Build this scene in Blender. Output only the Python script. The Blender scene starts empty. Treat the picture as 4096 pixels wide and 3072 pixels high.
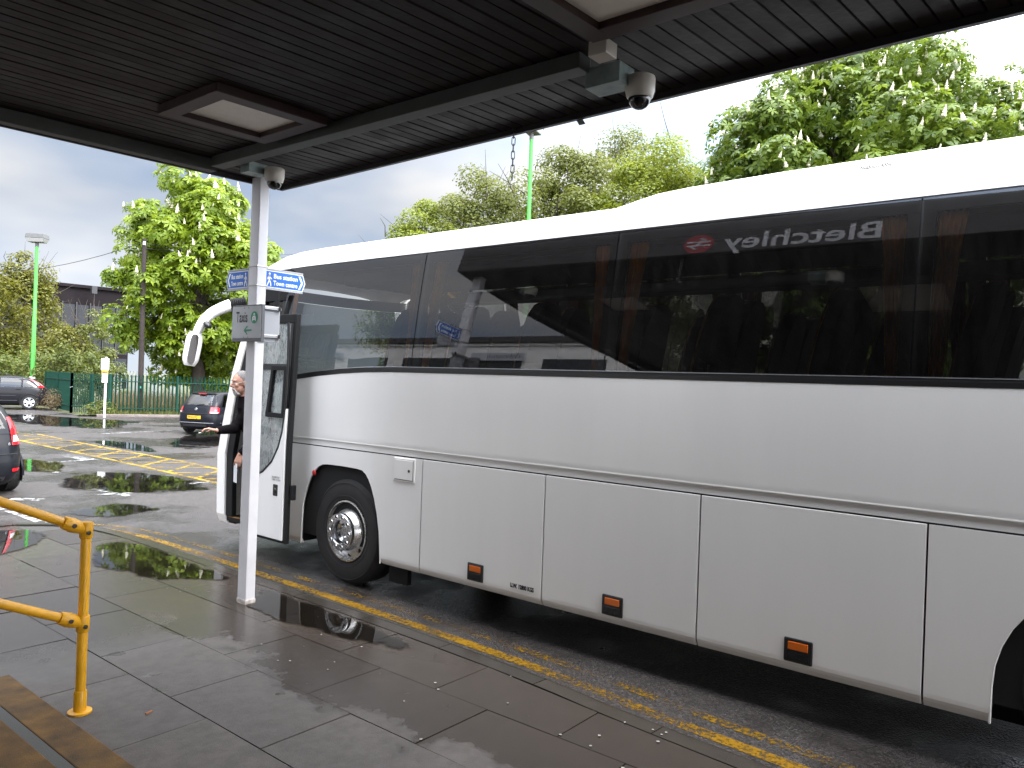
import bpy, bmesh, math, random
import numpy as np
from mathutils import Vector, Matrix, Quaternion

S = bpy.context.scene
COL = S.collection
R_ = math.radians

# ------------------------------------------------------------------ camera
FPX, ROLL, CAMH = 3050.0, math.atan(0.036), 2.03
AZ = R_(38.844)                      # angle of the view direction from +X (towards the coach) to +Y (along the coach)
FW = Vector((math.cos(AZ), math.sin(AZ), 0)); RT = Vector((math.sin(AZ), -math.cos(AZ), 0)); UP = Vector((0, 0, 1))
cx_ = RT * math.cos(ROLL) + UP * math.sin(ROLL)
cy_ = -RT * math.sin(ROLL) + UP * math.cos(ROLL)
cz_ = -FW
cam = bpy.data.cameras.new('camera'); camo = bpy.data.objects.new('camera', cam); COL.objects.link(camo)
M = Matrix.Identity(4)
for r in range(3):
    M[r][0], M[r][1], M[r][2] = cx_[r], cy_[r], cz_[r]
M[0][3], M[1][3], M[2][3] = 0, 0, CAMH
camo.matrix_world = M
cam.sensor_width = 36; cam.lens = FPX / 4096 * 36; cam.clip_start = 0.05; cam.clip_end = 2000
S.camera = camo

def at(px, py, depth):
    """a point of the place seen at a photograph pixel (4096 wide) at a known depth"""
    a = (px - 2048) / FPX; b = (py - 1536) / FPX
    d = FW + cx_ * a - cy_ * b
    return Vector((0, 0, CAMH)) + d * depth

# ------------------------------------------------------------------ sky, sun, exposure
SUN_AZ, SUN_EL = R_(-80), R_(45)     # direction to the sun: azimuth measured from +X towards +Y
sdir = Vector((math.cos(SUN_AZ) * math.cos(SUN_EL), math.sin(SUN_AZ) * math.cos(SUN_EL), math.sin(SUN_EL)))
W = bpy.data.worlds.new('World'); S.world = W; W.use_nodes = True
nt = W.node_tree; N = nt.nodes; L = nt.links; N.clear()
def nn(t, **k):
    n = N.new(t)
    for a, b in k.items(): setattr(n, a, b)
    return n
wo = nn('ShaderNodeOutputWorld'); bg = nn('ShaderNodeBackground')
sky = nn('ShaderNodeTexSky', sky_type='NISHITA'); sky.sun_disc = False; sky.sun_elevation = SUN_EL
sky.sun_rotation = math.pi / 2 - SUN_AZ
tc = nn('ShaderNodeTexCoord')
mp = nn('ShaderNodeMapping'); mp.inputs['Scale'].default_value = (1.0, 1.0, 2.6); mp.inputs['Location'].default_value = (3.1, 1.4, 0.3)
L.new(tc.outputs['Generated'], mp.inputs['Vector'])
nz = nn('ShaderNodeTexNoise'); nz.inputs['Scale'].default_value = 2.3; nz.inputs['Detail'].default_value = 4; nz.inputs['Roughness'].default_value = 0.5
L.new(mp.outputs['Vector'], nz.inputs['Vector'])
nz2 = nn('ShaderNodeTexNoise'); nz2.inputs['Scale'].default_value = 1.1; nz2.inputs['Detail'].default_value = 3
L.new(mp.outputs['Vector'], nz2.inputs['Vector'])
dp = nn('ShaderNodeVectorMath', operation='DOT_PRODUCT'); dp.inputs[1].default_value = sdir
L.new(tc.outputs['Generated'], dp.inputs[0])
glow = nn('ShaderNodeMapRange'); glow.interpolation_type = 'SMOOTHSTEP'
glow.inputs[1].default_value = -0.28; glow.inputs[2].default_value = 0.75; glow.inputs[3].default_value = 0.47; glow.inputs[4].default_value = 3.9
L.new(dp.outputs['Value'], glow.inputs[0])
cr = nn('ShaderNodeValToRGB')
cr.color_ramp.elements[0].position = 0.36; cr.color_ramp.elements[0].color = (0.42, 0.515, 0.675, 1)
cr.color_ramp.elements[1].position = 0.66; cr.color_ramp.elements[1].color = (0.99, 0.955, 0.91, 1)
L.new(nz.outputs['Fac'], cr.inputs['Fac'])
# an overcast sky is about three times brighter overhead than at the horizon
sepz = nn('ShaderNodeSeparateXYZ'); L.new(tc.outputs['Generated'], sepz.inputs[0])
cie = nn('ShaderNodeValToRGB'); ce = cie.color_ramp.elements; ce[0].position = 0.0; ce[1].position = 1.0
for q_, v_ in ((0.0, 1.02), (0.10, 0.95), (0.19, 0.76), (1.0, 1.35)):     # pale band of thinner cloud low down, darker cloud above it, brighter overhead
    e_ = ce[0] if q_ == 0.0 else ce[len(ce) - 1] if q_ == 1.0 else ce.new(q_)
    e_.color = (v_, v_, v_, 1)
L.new(sepz.outputs['Z'], cie.inputs[0])
gm = nn('ShaderNodeMath', operation='MULTIPLY'); L.new(cie.outputs[0], gm.inputs[0]); L.new(glow.outputs[0], gm.inputs[1])
mulc = nn('ShaderNodeVectorMath', operation='SCALE'); L.new(cr.outputs['Color'], mulc.inputs[0]); L.new(gm.outputs[0], mulc.inputs['Scale'])
skys = nn('ShaderNodeVectorMath', operation='SCALE'); skys.inputs['Scale'].default_value = 0.10; L.new(sky.outputs['Color'], skys.inputs[0])
mk = nn('ShaderNodeMapRange'); mk.inputs[1].default_value = 0.34; mk.inputs[2].default_value = 0.52; mk.inputs[3].default_value = 0.80; mk.inputs[4].default_value = 0.98
L.new(nz2.outputs['Fac'], mk.inputs[0])
mx = nn('ShaderNodeMix', data_type='RGBA'); L.new(mk.outputs[0], mx.inputs['Factor']); L.new(skys.outputs[0], mx.inputs['A']); L.new(mulc.outputs[0], mx.inputs['B'])
L.new(mx.outputs['Result'], bg.inputs['Color']); bg.inputs['Strength'].default_value = 1.0
L.new(bg.outputs[0], wo.inputs['Surface'])

sl = bpy.data.lights.new('sun', 'SUN'); sl.energy = 1.5; sl.angle = R_(25); sl.color = (1.0, 0.96, 0.9)
so = bpy.data.objects.new('sun', sl); COL.objects.link(so)
so.rotation_euler = (-sdir).to_track_quat('-Z', 'Y').to_euler(); so.location = sdir * 60
S.view_settings.view_transform = 'Standard'; S.view_settings.look = 'None'; S.view_settings.exposure = 1.5; S.view_settings.gamma = 1.0
S.render.engine = 'CYCLES'
cyc_ = S.cycles; cyc_.max_bounces = 5; cyc_.diffuse_bounces = 3; cyc_.glossy_bounces = 3; cyc_.transmission_bounces = 3; cyc_.transparent_max_bounces = 12; cyc_.caustics_reflective = False; cyc_.caustics_refractive = False

# ------------------------------------------------------------------ materials
MATS = {}
def pm(name, col, rough=0.5, metal=0.0, var=0.0, vs=4.0, bump=0.0, bs=60.0, coat=0.0, spec=0.5, rvar=0.0, emit=None, streak=False, col2=None, alpha_noise=None, dirt=None):
    if name in MATS: return MATS[name]
    m = bpy.data.materials.new(name); m.use_nodes = True
    t = m.node_tree; b = t.nodes['Principled BSDF']
    b.inputs['Base Color'].default_value = (*col, 1); b.inputs['Roughness'].default_value = rough; b.inputs['Metallic'].default_value = metal
    b.inputs['Specular IOR Level'].default_value = spec
    if coat: b.inputs['Coat Weight'].default_value = coat; b.inputs['Coat Roughness'].default_value = 0.05
    if emit: b.inputs['Emission Color'].default_value = (*emit[0], 1); b.inputs['Emission Strength'].default_value = emit[1]
    g = t.nodes.new('ShaderNodeTexCoord')
    if var or rvar:
        mpn = t.nodes.new('ShaderNodeMapping'); mpn.inputs['Scale'].default_value = (1, 1, 0.15) if streak else (1, 1, 1)
        t.links.new(g.outputs['Object'], mpn.inputs['Vector'])
        n = t.nodes.new('ShaderNodeTexNoise'); n.inputs['Scale'].default_value = vs; n.inputs['Detail'].default_value = 3; n.inputs['Roughness'].default_value = 0.6
        t.links.new(mpn.outputs['Vector'], n.inputs['Vector'])
        if var:
            r = t.nodes.new('ShaderNodeValToRGB'); c2 = col2 or tuple(c * (1 + var) for c in col); c1 = tuple(c * (1 - var) for c in col)
            r.color_ramp.elements[0].position = 0.3; r.color_ramp.elements[1].position = 0.7
            r.color_ramp.elements[0].color = (*c1, 1); r.color_ramp.elements[1].color = (*c2, 1)
            t.links.new(n.outputs['Fac'], r.inputs['Fac']); t.links.new(r.outputs['Color'], b.inputs['Base Color'])
        if rvar:
            mr = t.nodes.new('ShaderNodeMapRange'); mr.inputs[1].default_value = 0.3; mr.inputs[2].default_value = 0.7
            mr.inputs[3].default_value = max(0.02, rough - rvar); mr.inputs[4].default_value = min(1, rough + rvar)
            t.links.new(n.outputs['Fac'], mr.inputs[0]); t.links.new(mr.outputs[0], b.inputs['Roughness'])
    if bump:
        n2 = t.nodes.new('ShaderNodeTexNoise'); n2.inputs['Scale'].default_value = bs; n2.inputs['Detail'].default_value = 4
        t.links.new(g.outputs['Object'], n2.inputs['Vector'])
        bp = t.nodes.new('ShaderNodeBump'); bp.inputs['Strength'].default_value = bump; bp.inputs['Distance'].default_value = 0.01
        t.links.new(n2.outputs['Fac'], bp.inputs['Height']); t.links.new(bp.outputs[0], b.inputs['Normal'])
    MATS[name] = m
    return m

def glassmat(name, tint, ior, rough=0.0, gcol=(1, 1, 1), speck=0.0, film=None):
    """a tinted pane: see-through colour plus Fresnel reflection, optional film of road dirt or painted-in reflection"""
    if name in MATS: return MATS[name]
    m = bpy.data.materials.new(name); m.use_nodes = True; t = m.node_tree; t.nodes.clear()
    o = t.nodes.new('ShaderNodeOutputMaterial'); mxs = t.nodes.new('ShaderNodeMixShader')
    tr = t.nodes.new('ShaderNodeBsdfTransparent'); tr.inputs[0].default_value = (*tint, 1)
    gl = t.nodes.new('ShaderNodeBsdfGlossy'); gl.inputs['Roughness'].default_value = rough; gl.inputs[0].default_value = (*gcol, 1)
    fr = t.nodes.new('ShaderNodeFresnel'); fr.inputs['IOR'].default_value = ior
    t.links.new(fr.outputs[0], mxs.inputs[0]); t.links.new(tr.outputs[0], mxs.inputs[1]); t.links.new(gl.outputs[0], mxs.inputs[2])
    last = mxs.outputs[0]
    if film:
        g = t.nodes.new('ShaderNodeTexCoord'); mpn = t.nodes.new('ShaderNodeMapping'); mpn.inputs['Scale'].default_value = (1, 1, 0.25)
        t.links.new(g.outputs['Object'], mpn.inputs['Vector'])
        n = t.nodes.new('ShaderNodeTexNoise'); n.inputs['Scale'].default_value = film[2]; n.inputs['Detail'].default_value = 5; n.inputs['Roughness'].default_value = 0.7
        t.links.new(mpn.outputs[0], n.inputs['Vector'])
        mr = t.nodes.new('ShaderNodeMapRange'); mr.inputs[1].default_value = 0.35; mr.inputs[2].default_value = 0.75; mr.inputs[3].default_value = film[1] * 0.3; mr.inputs[4].default_value = film[1]
        t.links.new(n.outputs['Fac'], mr.inputs[0])
        df = t.nodes.new('ShaderNodeBsdfDiffuse'); df.inputs[0].default_value = (*film[0], 1)
        m2 = t.nodes.new('ShaderNodeMixShader'); t.links.new(mr.outputs[0], m2.inputs[0]); t.links.new(last, m2.inputs[1]); t.links.new(df.outputs[0], m2.inputs[2])
        last = m2.outputs[0]
    t.links.new(last, o.inputs['Surface'])
    MATS[name] = m
    return m

def leafmat(name, c1, c2, trans=0.35):
    if name in MATS: return MATS[name]
    m = bpy.data.materials.new(name); m.use_nodes = True; t = m.node_tree; b = t.nodes['Principled BSDF']; o = t.nodes['Material Output']
    ge = t.nodes.new('ShaderNodeNewGeometry'); r = t.nodes.new('ShaderNodeValToRGB')
    r.color_ramp.elements[0].color = (*c1, 1); r.color_ramp.elements[1].color = (*c2, 1)
    t.links.new(ge.outputs['Random Per Island'], r.inputs['Fac']); t.links.new(r.outputs[0], b.inputs['Base Color'])
    b.inputs['Roughness'].default_value = 0.45; b.inputs['Specular IOR Level'].default_value = 0.35
    tl = t.nodes.new('ShaderNodeBsdfTranslucent'); hs = t.nodes.new('ShaderNodeHueSaturation'); hs.inputs['Value'].default_value = 1.5; hs.inputs['Hue'].default_value = 0.485
    t.links.new(r.outputs[0], hs.inputs['Color']); t.links.new(hs.outputs[0], tl.inputs[0])
    mxs = t.nodes.new('ShaderNodeMixShader'); mxs.inputs[0].default_value = trans
    t.links.new(b.outputs[0], mxs.inputs[1]); t.links.new(tl.outputs[0], mxs.inputs[2]); t.links.new(mxs.outputs[0], o.inputs['Surface'])
    MATS[name] = m
    return m

# ------------------------------------------------------------------ building helpers
OFFS = {}
def thing(name, label, cat, loc=(0, 0, 0), group=None, kind=None):
    o = bpy.data.objects.new(name, None); COL.objects.link(o); o.location = loc; o.empty_display_size = 0.2
    o['label'] = label; o['category'] = cat
    if group: o['group'] = group
    if kind: o['kind'] = kind
    OFFS[o.name] = Vector(loc)
    return o
def tag(o, label=None, cat=None, group=None, kind=None):
    if label: o['label'] = label
    if cat: o['category'] = cat
    if group: o['group'] = group
    if kind: o['kind'] = kind
    return o
def link(name, me, mat, parent=None, smooth=False, bevel=0.0, seg=2):
    off = OFFS.get(parent.name, Vector()) if parent else Vector()
    o = bpy.data.objects.new(name, me); COL.objects.link(o)
    if parent: o.parent = parent
    OFFS[o.name] = off
    if mat:
        for m_ in (mat if isinstance(mat, (list, tuple)) else [mat]): me.materials.append(m_)
    if smooth:
        me.polygons.foreach_set('use_smooth', [True] * len(me.polygons)); me.set_sharp_from_angle(angle=R_(smooth if smooth > 1 else 38))
    if bevel:
        b = o.modifiers.new('bevel', 'BEVEL'); b.width = bevel; b.segments = seg; b.limit_method = 'ANGLE'; b.angle_limit = R_(35)
    return o
def dup(o, parent=None):
    c = o.copy(); COL.objects.link(c)
    if parent: c.parent = parent
    for ch in list(o.children): dup(ch, c)
    return c

class MB:
    def __init__(s): s.v = []; s.f = []; s.mi = []; s.cur = 0
    def add(s, vs, fs):
        b = len(s.v); s.v += [Vector(v) for v in vs]; s.f += [tuple(i + b for i in f) for f in fs]; s.mi += [s.cur] * len(fs); return s
    def box(s, x0, x1, y0, y1, z0, z1):
        return s.add([(x0, y0, z0), (x1, y0, z0), (x1, y1, z0), (x0, y1, z0), (x0, y0, z1), (x1, y0, z1), (x1, y1, z1), (x0, y1, z1)],
                     [(0, 3, 2, 1), (4, 5, 6, 7), (0, 1, 5, 4), (1, 2, 6, 5), (2, 3, 7, 6), (3, 0, 4, 7)])
    def obox(s, c, ux, uy, uz):
        c, ux, uy, uz = map(Vector, (c, ux, uy, uz)); k = [(-1, -1, -1), (1, -1, -1), (1, 1, -1), (-1, 1, -1), (-1, -1, 1), (1, -1, 1), (1, 1, 1), (-1, 1, 1)]
        return s.add([c + ux * a + uy * b + uz * d for a, b, d in k], [(0, 3, 2, 1), (4, 5, 6, 7), (0, 1, 5, 4), (1, 2, 6, 5), (2, 3, 7, 6), (3, 0, 4, 7)])
    def tube(s, pts, r, n=10, caps=True):
        pts = [Vector(p) for p in pts]; rs = r if isinstance(r, (list, tuple)) else [r] * len(pts)
        ref = None; rings = []
        for i, p in enumerate(pts):
            d = (pts[min(i + 1, len(pts) - 1)] - pts[max(i - 1, 0)]).normalized()
            if ref is None:
                ref = d.orthogonal().normalized()
            ref = (ref - d * ref.dot(d)).normalized(); q = d.cross(ref)
            rings.append([p + (ref * math.cos(2 * math.pi * k / n) + q * math.sin(2 * math.pi * k / n)) * rs[i] for k in range(n)])
        vs = [v for rg in rings for v in rg]; fs = []
        for i in range(len(rings) - 1):
            for k in range(n): fs.append((i * n + k, i * n + (k + 1) % n, (i + 1) * n + (k + 1) % n, (i + 1) * n + k))
        if caps: fs.append(tuple(reversed(range(n)))); fs.append(tuple(range((len(rings) - 1) * n, len(rings) * n)))
        return s.add(vs, fs)
    def cyl(s, p0, p1, r0, r1=None, n=16, caps=True): return s.tube([p0, p1], [r0, r0 if r1 is None else r1], n, caps)
    def lathe(s, prof, c, axis, n=32, closed=False):
        """prof: (radius, distance along axis)"""
        c = Vector(c); a = Vector(axis).normalized(); u = a.orthogonal().normalized(); w = a.cross(u)
        vs = []; m = len(prof)
        for k in range(n):
            t = 2 * math.pi * k / n; d = u * math.cos(t) + w * math.sin(t)
            for r, h in prof: vs.append(c + d * r + a * h)
        fs = []
        for k in range(n):
            k2 = (k + 1) % n
            for j in range(m - 1 if not closed else m):
                j2 = (j + 1) % m; fs.append((k * m + j, k2 * m + j, k2 * m + j2, k * m + j2))
        return s.add(vs, fs)
    def prism(s, poly, o, u, v, w):
        """poly in (u, v) extruded along the vector w"""
        o, u, v, w = map(Vector, (o, u, v, w)); n = len(poly)
        a = [o + u * p[0] + v * p[1] for p in poly]; b = [p + w for p in a]
        return s.add(a + b, [tuple(reversed(range(n))), tuple(range(n, 2 * n))] + [(i, (i + 1) % n, n + (i + 1) % n, n + i) for i in range(n)])
    def grid(s, P, flip=False):
        ni, nj = len(P), len(P[0]); vs = [p for row in P for p in row]; fs = []
        for i in range(ni - 1):
            for j in range(nj - 1):
                q = (i * nj + j, (i + 1) * nj + j, (i + 1) * nj + j + 1, i * nj + j + 1); fs.append(tuple(reversed(q)) if flip else q)
        return s.add(vs, fs)
    def shell(s, P, w):
        """grid P thickened by the vector w (closed slab)"""
        w = Vector(w); ni, nj = len(P), len(P[0]); a = [Vector(p) for r in P for p in r]; b = [p + w for p in a]; k = ni * nj; fs = []
        for i in range(ni - 1):
            for j in range(nj - 1):
                q = (i * nj + j, (i + 1) * nj + j, (i + 1) * nj + j + 1, i * nj + j + 1); fs.append(q); fs.append(tuple(x + k for x in reversed(q)))
        ring = [j for j in range(nj)] + [i * nj + nj - 1 for i in range(1, ni)] + [(ni - 1) * nj + j for j in range(nj - 2, -1, -1)] + [i * nj for i in range(ni - 2, 0, -1)]
        for q in range(len(ring)):
            x, y = ring[q], ring[(q + 1) % len(ring)]; fs.append((x, y, y + k, x + k))
        return s.add(a + b, fs)
    def ellipsoid(s, c, rx, ry, rz, nu=16, nv=10, rot=None):
        vs = []; c = Vector(c)
        for j in range(nv + 1):
            ph = -math.pi / 2 + math.pi * j / nv
            for i in range(nu):
                t = 2 * math.pi * i / nu; p = Vector((rx * math.cos(ph) * math.cos(t), ry * math.cos(ph) * math.sin(t), rz * math.sin(ph)))
                vs.append(c + (rot @ p if rot else p))
        fs = [(j * nu + i, j * nu + (i + 1) % nu, (j + 1) * nu + (i + 1) % nu, (j + 1) * nu + i) for j in range(nv) for i in range(nu)]
        return s.add(vs, fs)
    def mesh(s, off=Vector()):
        me = bpy.data.meshes.new('m'); me.from_pydata([tuple(v - off) for v in s.v], [], s.f)
        if any(s.mi): me.polygons.foreach_set('material_index', s.mi)
        bm = bmesh.new(); bm.from_mesh(me); bmesh.ops.remove_doubles(bm, verts=bm.verts, dist=1e-5); bmesh.ops.dissolve_degenerate(bm, edges=bm.edges, dist=1e-6)
        bmesh.ops.recalc_face_normals(bm, faces=bm.faces); bm.to_mesh(me); bm.free(); me.update()
        return me
    def build(s, name, mat, parent=None, smooth=False, bevel=0.0, seg=2):
        off = OFFS.get(parent.name, Vector()) if parent else Vector()
        return link(name, s.mesh(off), mat, parent, smooth, bevel, seg)

def text_mesh(txt, size, spacing=1.0, bold=0.0, align='LEFT', linesp=1.0):
    c = bpy.data.curves.new('t', 'FONT'); c.body = txt; c.size = size; c.align_x = align; c.space_character = spacing; c.space_line = linesp; c.offset = bold; c.resolution_u = 3
    o = bpy.data.objects.new('t', c); COL.objects.link(o); dg = bpy.context.evaluated_depsgraph_get()
    me = bpy.data.meshes.new_from_object(o.evaluated_get(dg)); bpy.data.objects.remove(o); bpy.data.curves.remove(c)
    return me
def lettering(txt, size, o, u, v, mat, parent, name='lettering', bold=0.0, spacing=1.0, sx=1.0, align='LEFT', linesp=1.0):
    """flat printed text with its baseline start at o, u along the line, v up"""
    me = text_mesh(txt, size, spacing, bold, align, linesp); off = OFFS.get(parent.name, Vector()) if parent else Vector()
    o, u, v = Vector(o) - off, Vector(u), Vector(v)
    me.materials.clear()
    for p in me.vertices: p.co = o + u * (p.co.x * sx) + v * p.co.y
    return link(name, me, mat, parent)

def poly_sheet(name, pts, z, mat, parent=None):
    me = bpy.data.meshes.new(name); off = OFFS.get(parent.name, Vector()) if parent else Vector()
    me.from_pydata([(p[0] - off.x, p[1] - off.y, z - off.z) for p in pts], [], [tuple(range(len(pts)))])
    bm = bmesh.new(); bm.from_mesh(me); bmesh.ops.recalc_face_normals(bm, faces=bm.faces)
    if list(bm.faces)[0].normal.z < 0: bmesh.ops.reverse_faces(bm, faces=bm.faces)
    bmesh.ops.triangulate(bm, faces=bm.faces); bm.to_mesh(me); bm.free()
    return link(name, me, mat, parent)
# ------------------------------------------------------------------ ground materials
rnd = random.Random(7)
def ntmat(name):
    m = bpy.data.materials.new(name); m.use_nodes = True; MATS[name] = m
    t = m.node_tree; return m, t, t.nodes['Principled BSDF'], (lambda ty, **k: _mk(t, ty, k)), t.links.new
def _mk(t, ty, k):
    n = t.nodes.new(ty)
    for a, b in k.items():
        if a.startswith('i_'):
            key = a[2:]; key = int(key) if key.isdigit() else key.replace('_', ' '); n.inputs[key].default_value = b
        else: setattr(n, a, b)
    return n
def noise(t, lk, vec, scale, detail=5, rough=0.6):
    n = t.nodes.new('ShaderNodeTexNoise'); n.inputs['Scale'].default_value = scale; n.inputs['Detail'].default_value = detail; n.inputs['Roughness'].default_value = rough
    lk(vec, n.inputs['Vector']); return n.outputs['Fac']
def mrange(t, lk, val, a, b, c, d, smooth=True):
    n = t.nodes.new('ShaderNodeMapRange'); n.interpolation_type = 'SMOOTHSTEP' if smooth else 'LINEAR'
    for i, x in enumerate((a, b, c, d)): n.inputs[i + 1].default_value = x
    lk(val, n.inputs[0]); return n.outputs[0]
def ramp(t, lk, fac, stops):
    r = t.nodes.new('ShaderNodeValToRGB'); e = r.color_ramp.elements
    while len(e) < len(stops): e.new(0.5)
    for k, (p, c) in enumerate(stops): e[k].position = p; e[k].color = (*c, 1)
    lk(fac, r.inputs['Fac']); return r.outputs['Color']
def mixc(t, lk, fac, a, b, mode='MIX'):
    m = t.nodes.new('ShaderNodeMix'); m.data_type = 'RGBA'; m.blend_type = mode
    for key, x in (('Factor', fac), ('A', a), ('B', b)):
        if isinstance(x, (int, float)): m.inputs[key].default_value = x
        elif isinstance(x, tuple): m.inputs[key].default_value = (*x, 1)
        else: lk(x, m.inputs[key])
    return m.outputs['Result']
def bumpn(t, lk, h, strength, dist):
    b = t.nodes.new('ShaderNodeBump'); b.inputs['Distance'].default_value = dist
    if isinstance(strength, (int, float)): b.inputs['Strength'].default_value = strength
    else: lk(strength, b.inputs['Strength'])
    lk(h, b.inputs['Height']); return b.outputs[0]

# asphalt: pinkish grey stone in dark binder, damp
m_road, t, b, mk_, lk = ntmat('asphalt'); ge = mk_('ShaderNodeNewGeometry'); P_ = ge.outputs['Position']
vo = mk_('ShaderNodeTexVoronoi', i_Scale=75.0); lk(P_, vo.inputs['Vector'])
stone = ramp(t, lk, vo.outputs['Color'], [(0.0, (0.012, 0.0105, 0.010)), (0.5, (0.036, 0.030, 0.0275)), (1.0, (0.135, 0.112, 0.102))])
big = noise(t, lk, P_, 0.35, 4, 0.65); fine = noise(t, lk, P_, 6.0, 4, 0.7)
wet = mrange(t, lk, big, 0.42, 0.60, 0.0, 1.0)
c = mixc(t, lk, mrange(t, lk, fine, 0.3, 0.75, 0.0, 0.35), stone, (0.040, 0.036, 0.034))
c = mixc(t, lk, mrange(t, lk, wet, 0, 1, 0.0, 0.45), c, (0.024, 0.022, 0.022))
# patches of a different mix with straight-ish borders
mp_ = mk_('ShaderNodeMapping'); mp_.inputs['Scale'].default_value = (0.16, 0.09, 0.1); mp_.inputs['Rotation'].default_value = (0, 0, 0.5); lk(P_, mp_.inputs['Vector'])
vo2 = mk_('ShaderNodeTexVoronoi', distance='CHEBYCHEV', i_Scale=1.0); lk(mp_.outputs[0], vo2.inputs['Vector'])
c = mixc(t, lk, 0.35, c, ramp(t, lk, vo2.outputs['Color'], [(0.0, (0.5, 0.5, 0.52)), (1.0, (1.0, 0.96, 0.94))]), 'MULTIPLY')
lk(c, b.inputs['Base Color']); lk(mrange(t, lk, wet, 0, 1, 0.55, 0.22), b.inputs['Roughness'])
lk(bumpn(t, lk, vo.outputs['Distance'], mrange(t, lk, wet, 0, 1, 0.9, 0.35), 0.012), b.inputs['Normal'])

# paving: concrete flags, sheltered and dry by the steps, rain-wet outside the canopy line
def paving(name, tone):
    m, t, b, mk_, lk = ntmat(name); ge = mk_('ShaderNodeNewGeometry'); P_ = ge.outputs['Position']; oi = mk_('ShaderNodeObjectInfo')
    sx = mk_('ShaderNodeSeparateXYZ'); lk(P_, sx.inputs[0])
    n1 = noise(t, lk, P_, 1.4, 4, 0.65); n2 = noise(t, lk, P_, 9.0, 4, 0.7); n3 = noise(t, lk, P_, 160.0, 2, 0.6)
    base = ramp(t, lk, oi.outputs['Random'], [(0.0, tuple(x * 0.80 for x in tone)), (0.5, tone), (1.0, tuple(x * y * 1.15 for x, y in zip(tone, (1.05, 1.0, 0.94))))])
    base = mixc(t, lk, mrange(t, lk, n2, 0.3, 0.7, 0.0, 0.75), base, tuple(x * 0.66 for x in tone))
    base = mixc(t, lk, mrange(t, lk, n3, 0.45, 0.8, 0.0, 0.4), base, tuple(x * 1.5 for x in tone))
    def mth(op, a, bb):
        q = mk_('ShaderNodeMath', operation=op)
        for i, x in enumerate((a, bb)):
            if isinstance(x, (int, float)): q.inputs[i].default_value = x
            else: lk(x, q.inputs[i])
        return q.outputs[0]
    wx = mth('ADD', sx.outputs['X'], mth('MULTIPLY', mth('SUBTRACT', n1, 0.5), 1.3)); wx = mth('ADD', wx, mth('MULTIPLY', mth('SUBTRACT', n2, 0.5), 0.25))
    w1 = mrange(t, lk, wx, 2.80, 2.98, 0.0, 1.0); w2 = mrange(t, lk, mth('ADD', sx.outputs['Y'], mth('MULTIPLY', n1, 1.2)), 5.2, 6.6, 0.0, 1.0)
    wet = mth('MAXIMUM', w1, w2)
    # odd drips and footprints on the dry flags
    vo = mk_('ShaderNodeTexVoronoi', i_Scale=2.6); vd = mixc(t, lk, 0.16, P_, P_); lk(P_, vo.inputs['Vector'])
    spot = mth('MULTIPLY', mrange(t, lk, mth('ADD', vo.outputs['Distance'], mth('MULTIPLY', n2, 0.28)), 0.25, 0.29, 1.0, 0.0), mrange(t, lk, n1, 0.46, 0.54, 0.0, 0.9))
    wet = mth('MAXIMUM', wet, spot)
    col = mixc(t, lk, wet, base, mixc(t, lk, 1.0, base, (0.40, 0.355, 0.315), 'MULTIPLY'))
    lk(col, b.inputs['Base Color'])
    lk(mth('ADD', mrange(t, lk, wet, 0, 1, 0.80, 0.24), mth('MULTIPLY', mth('SUBTRACT', n2, 0.5), 0.18)), b.inputs['Roughness'])
    lk(bumpn(t, lk, n3, mrange(t, lk, wet, 0, 1, 0.35, 0.05), 0.006), b.inputs['Normal'])
    return m
m_slab = paving('paving_flag', (0.104, 0.090, 0.081)); m_slabpale = paving('paving_flag_pale', (0.115, 0.112, 0.09)); m_kerb = paving('kerb_concrete', (0.088, 0.084, 0.076))
m_joint = pm('joint_sand', (0.035, 0.033, 0.03), 0.9)

def paint(name, col, lo, hi, sc):
    m = bpy.data.materials.new(name); m.use_nodes = True; MATS[name] = m; t = m.node_tree; lk = t.links.new; b = t.nodes['Principled BSDF']; o = t.nodes['Material Output']
    ge = t.nodes.new('ShaderNodeNewGeometry'); n = noise(t, lk, ge.outputs['Position'], sc, 5, 0.75); n2 = noise(t, lk, ge.outputs['Position'], 1.3, 4, 0.6)
    b.inputs['Roughness'].default_value = 0.35
    lk(ramp(t, lk, n2, [(0.3, tuple(x * 0.8 for x in col)), (0.7, col)]), b.inputs['Base Color'])
    ad = t.nodes.new('ShaderNodeMath'); ad.operation = 'ADD'; lk(n, ad.inputs[0]); mu = t.nodes.new('ShaderNodeMath'); mu.operation = 'MULTIPLY'; mu.inputs[1].default_value = 0.55; lk(n2, mu.inputs[0]); lk(mu.outputs[0], ad.inputs[1])
    f = mrange(t, lk, ad.outputs[0], lo, hi, 0.0, 1.0)
    tr = t.nodes.new('ShaderNodeBsdfTransparent'); mx = t.nodes.new('ShaderNodeMixShader'); lk(f, mx.inputs[0]); lk(tr.outputs[0], mx.inputs[1]); lk(b.outputs[0], mx.inputs[2]); lk(mx.outputs[0], o.inputs['Surface'])
    return m
m_yel = paint('yellow_road_paint', (0.27, 0.145, 0.008), 0.68, 0.86, 34); m_yel2 = paint('worn_yellow_road_paint', (0.25, 0.14, 0.010), 0.76, 0.92, 30)
m_yel3 = paint('hatch_yellow_paint', (0.37, 0.235, 0.020), 0.66, 0.84, 9); m_wht = paint('white_road_paint', (0.42, 0.42, 0.42), 0.72, 0.86, 8)

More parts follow.
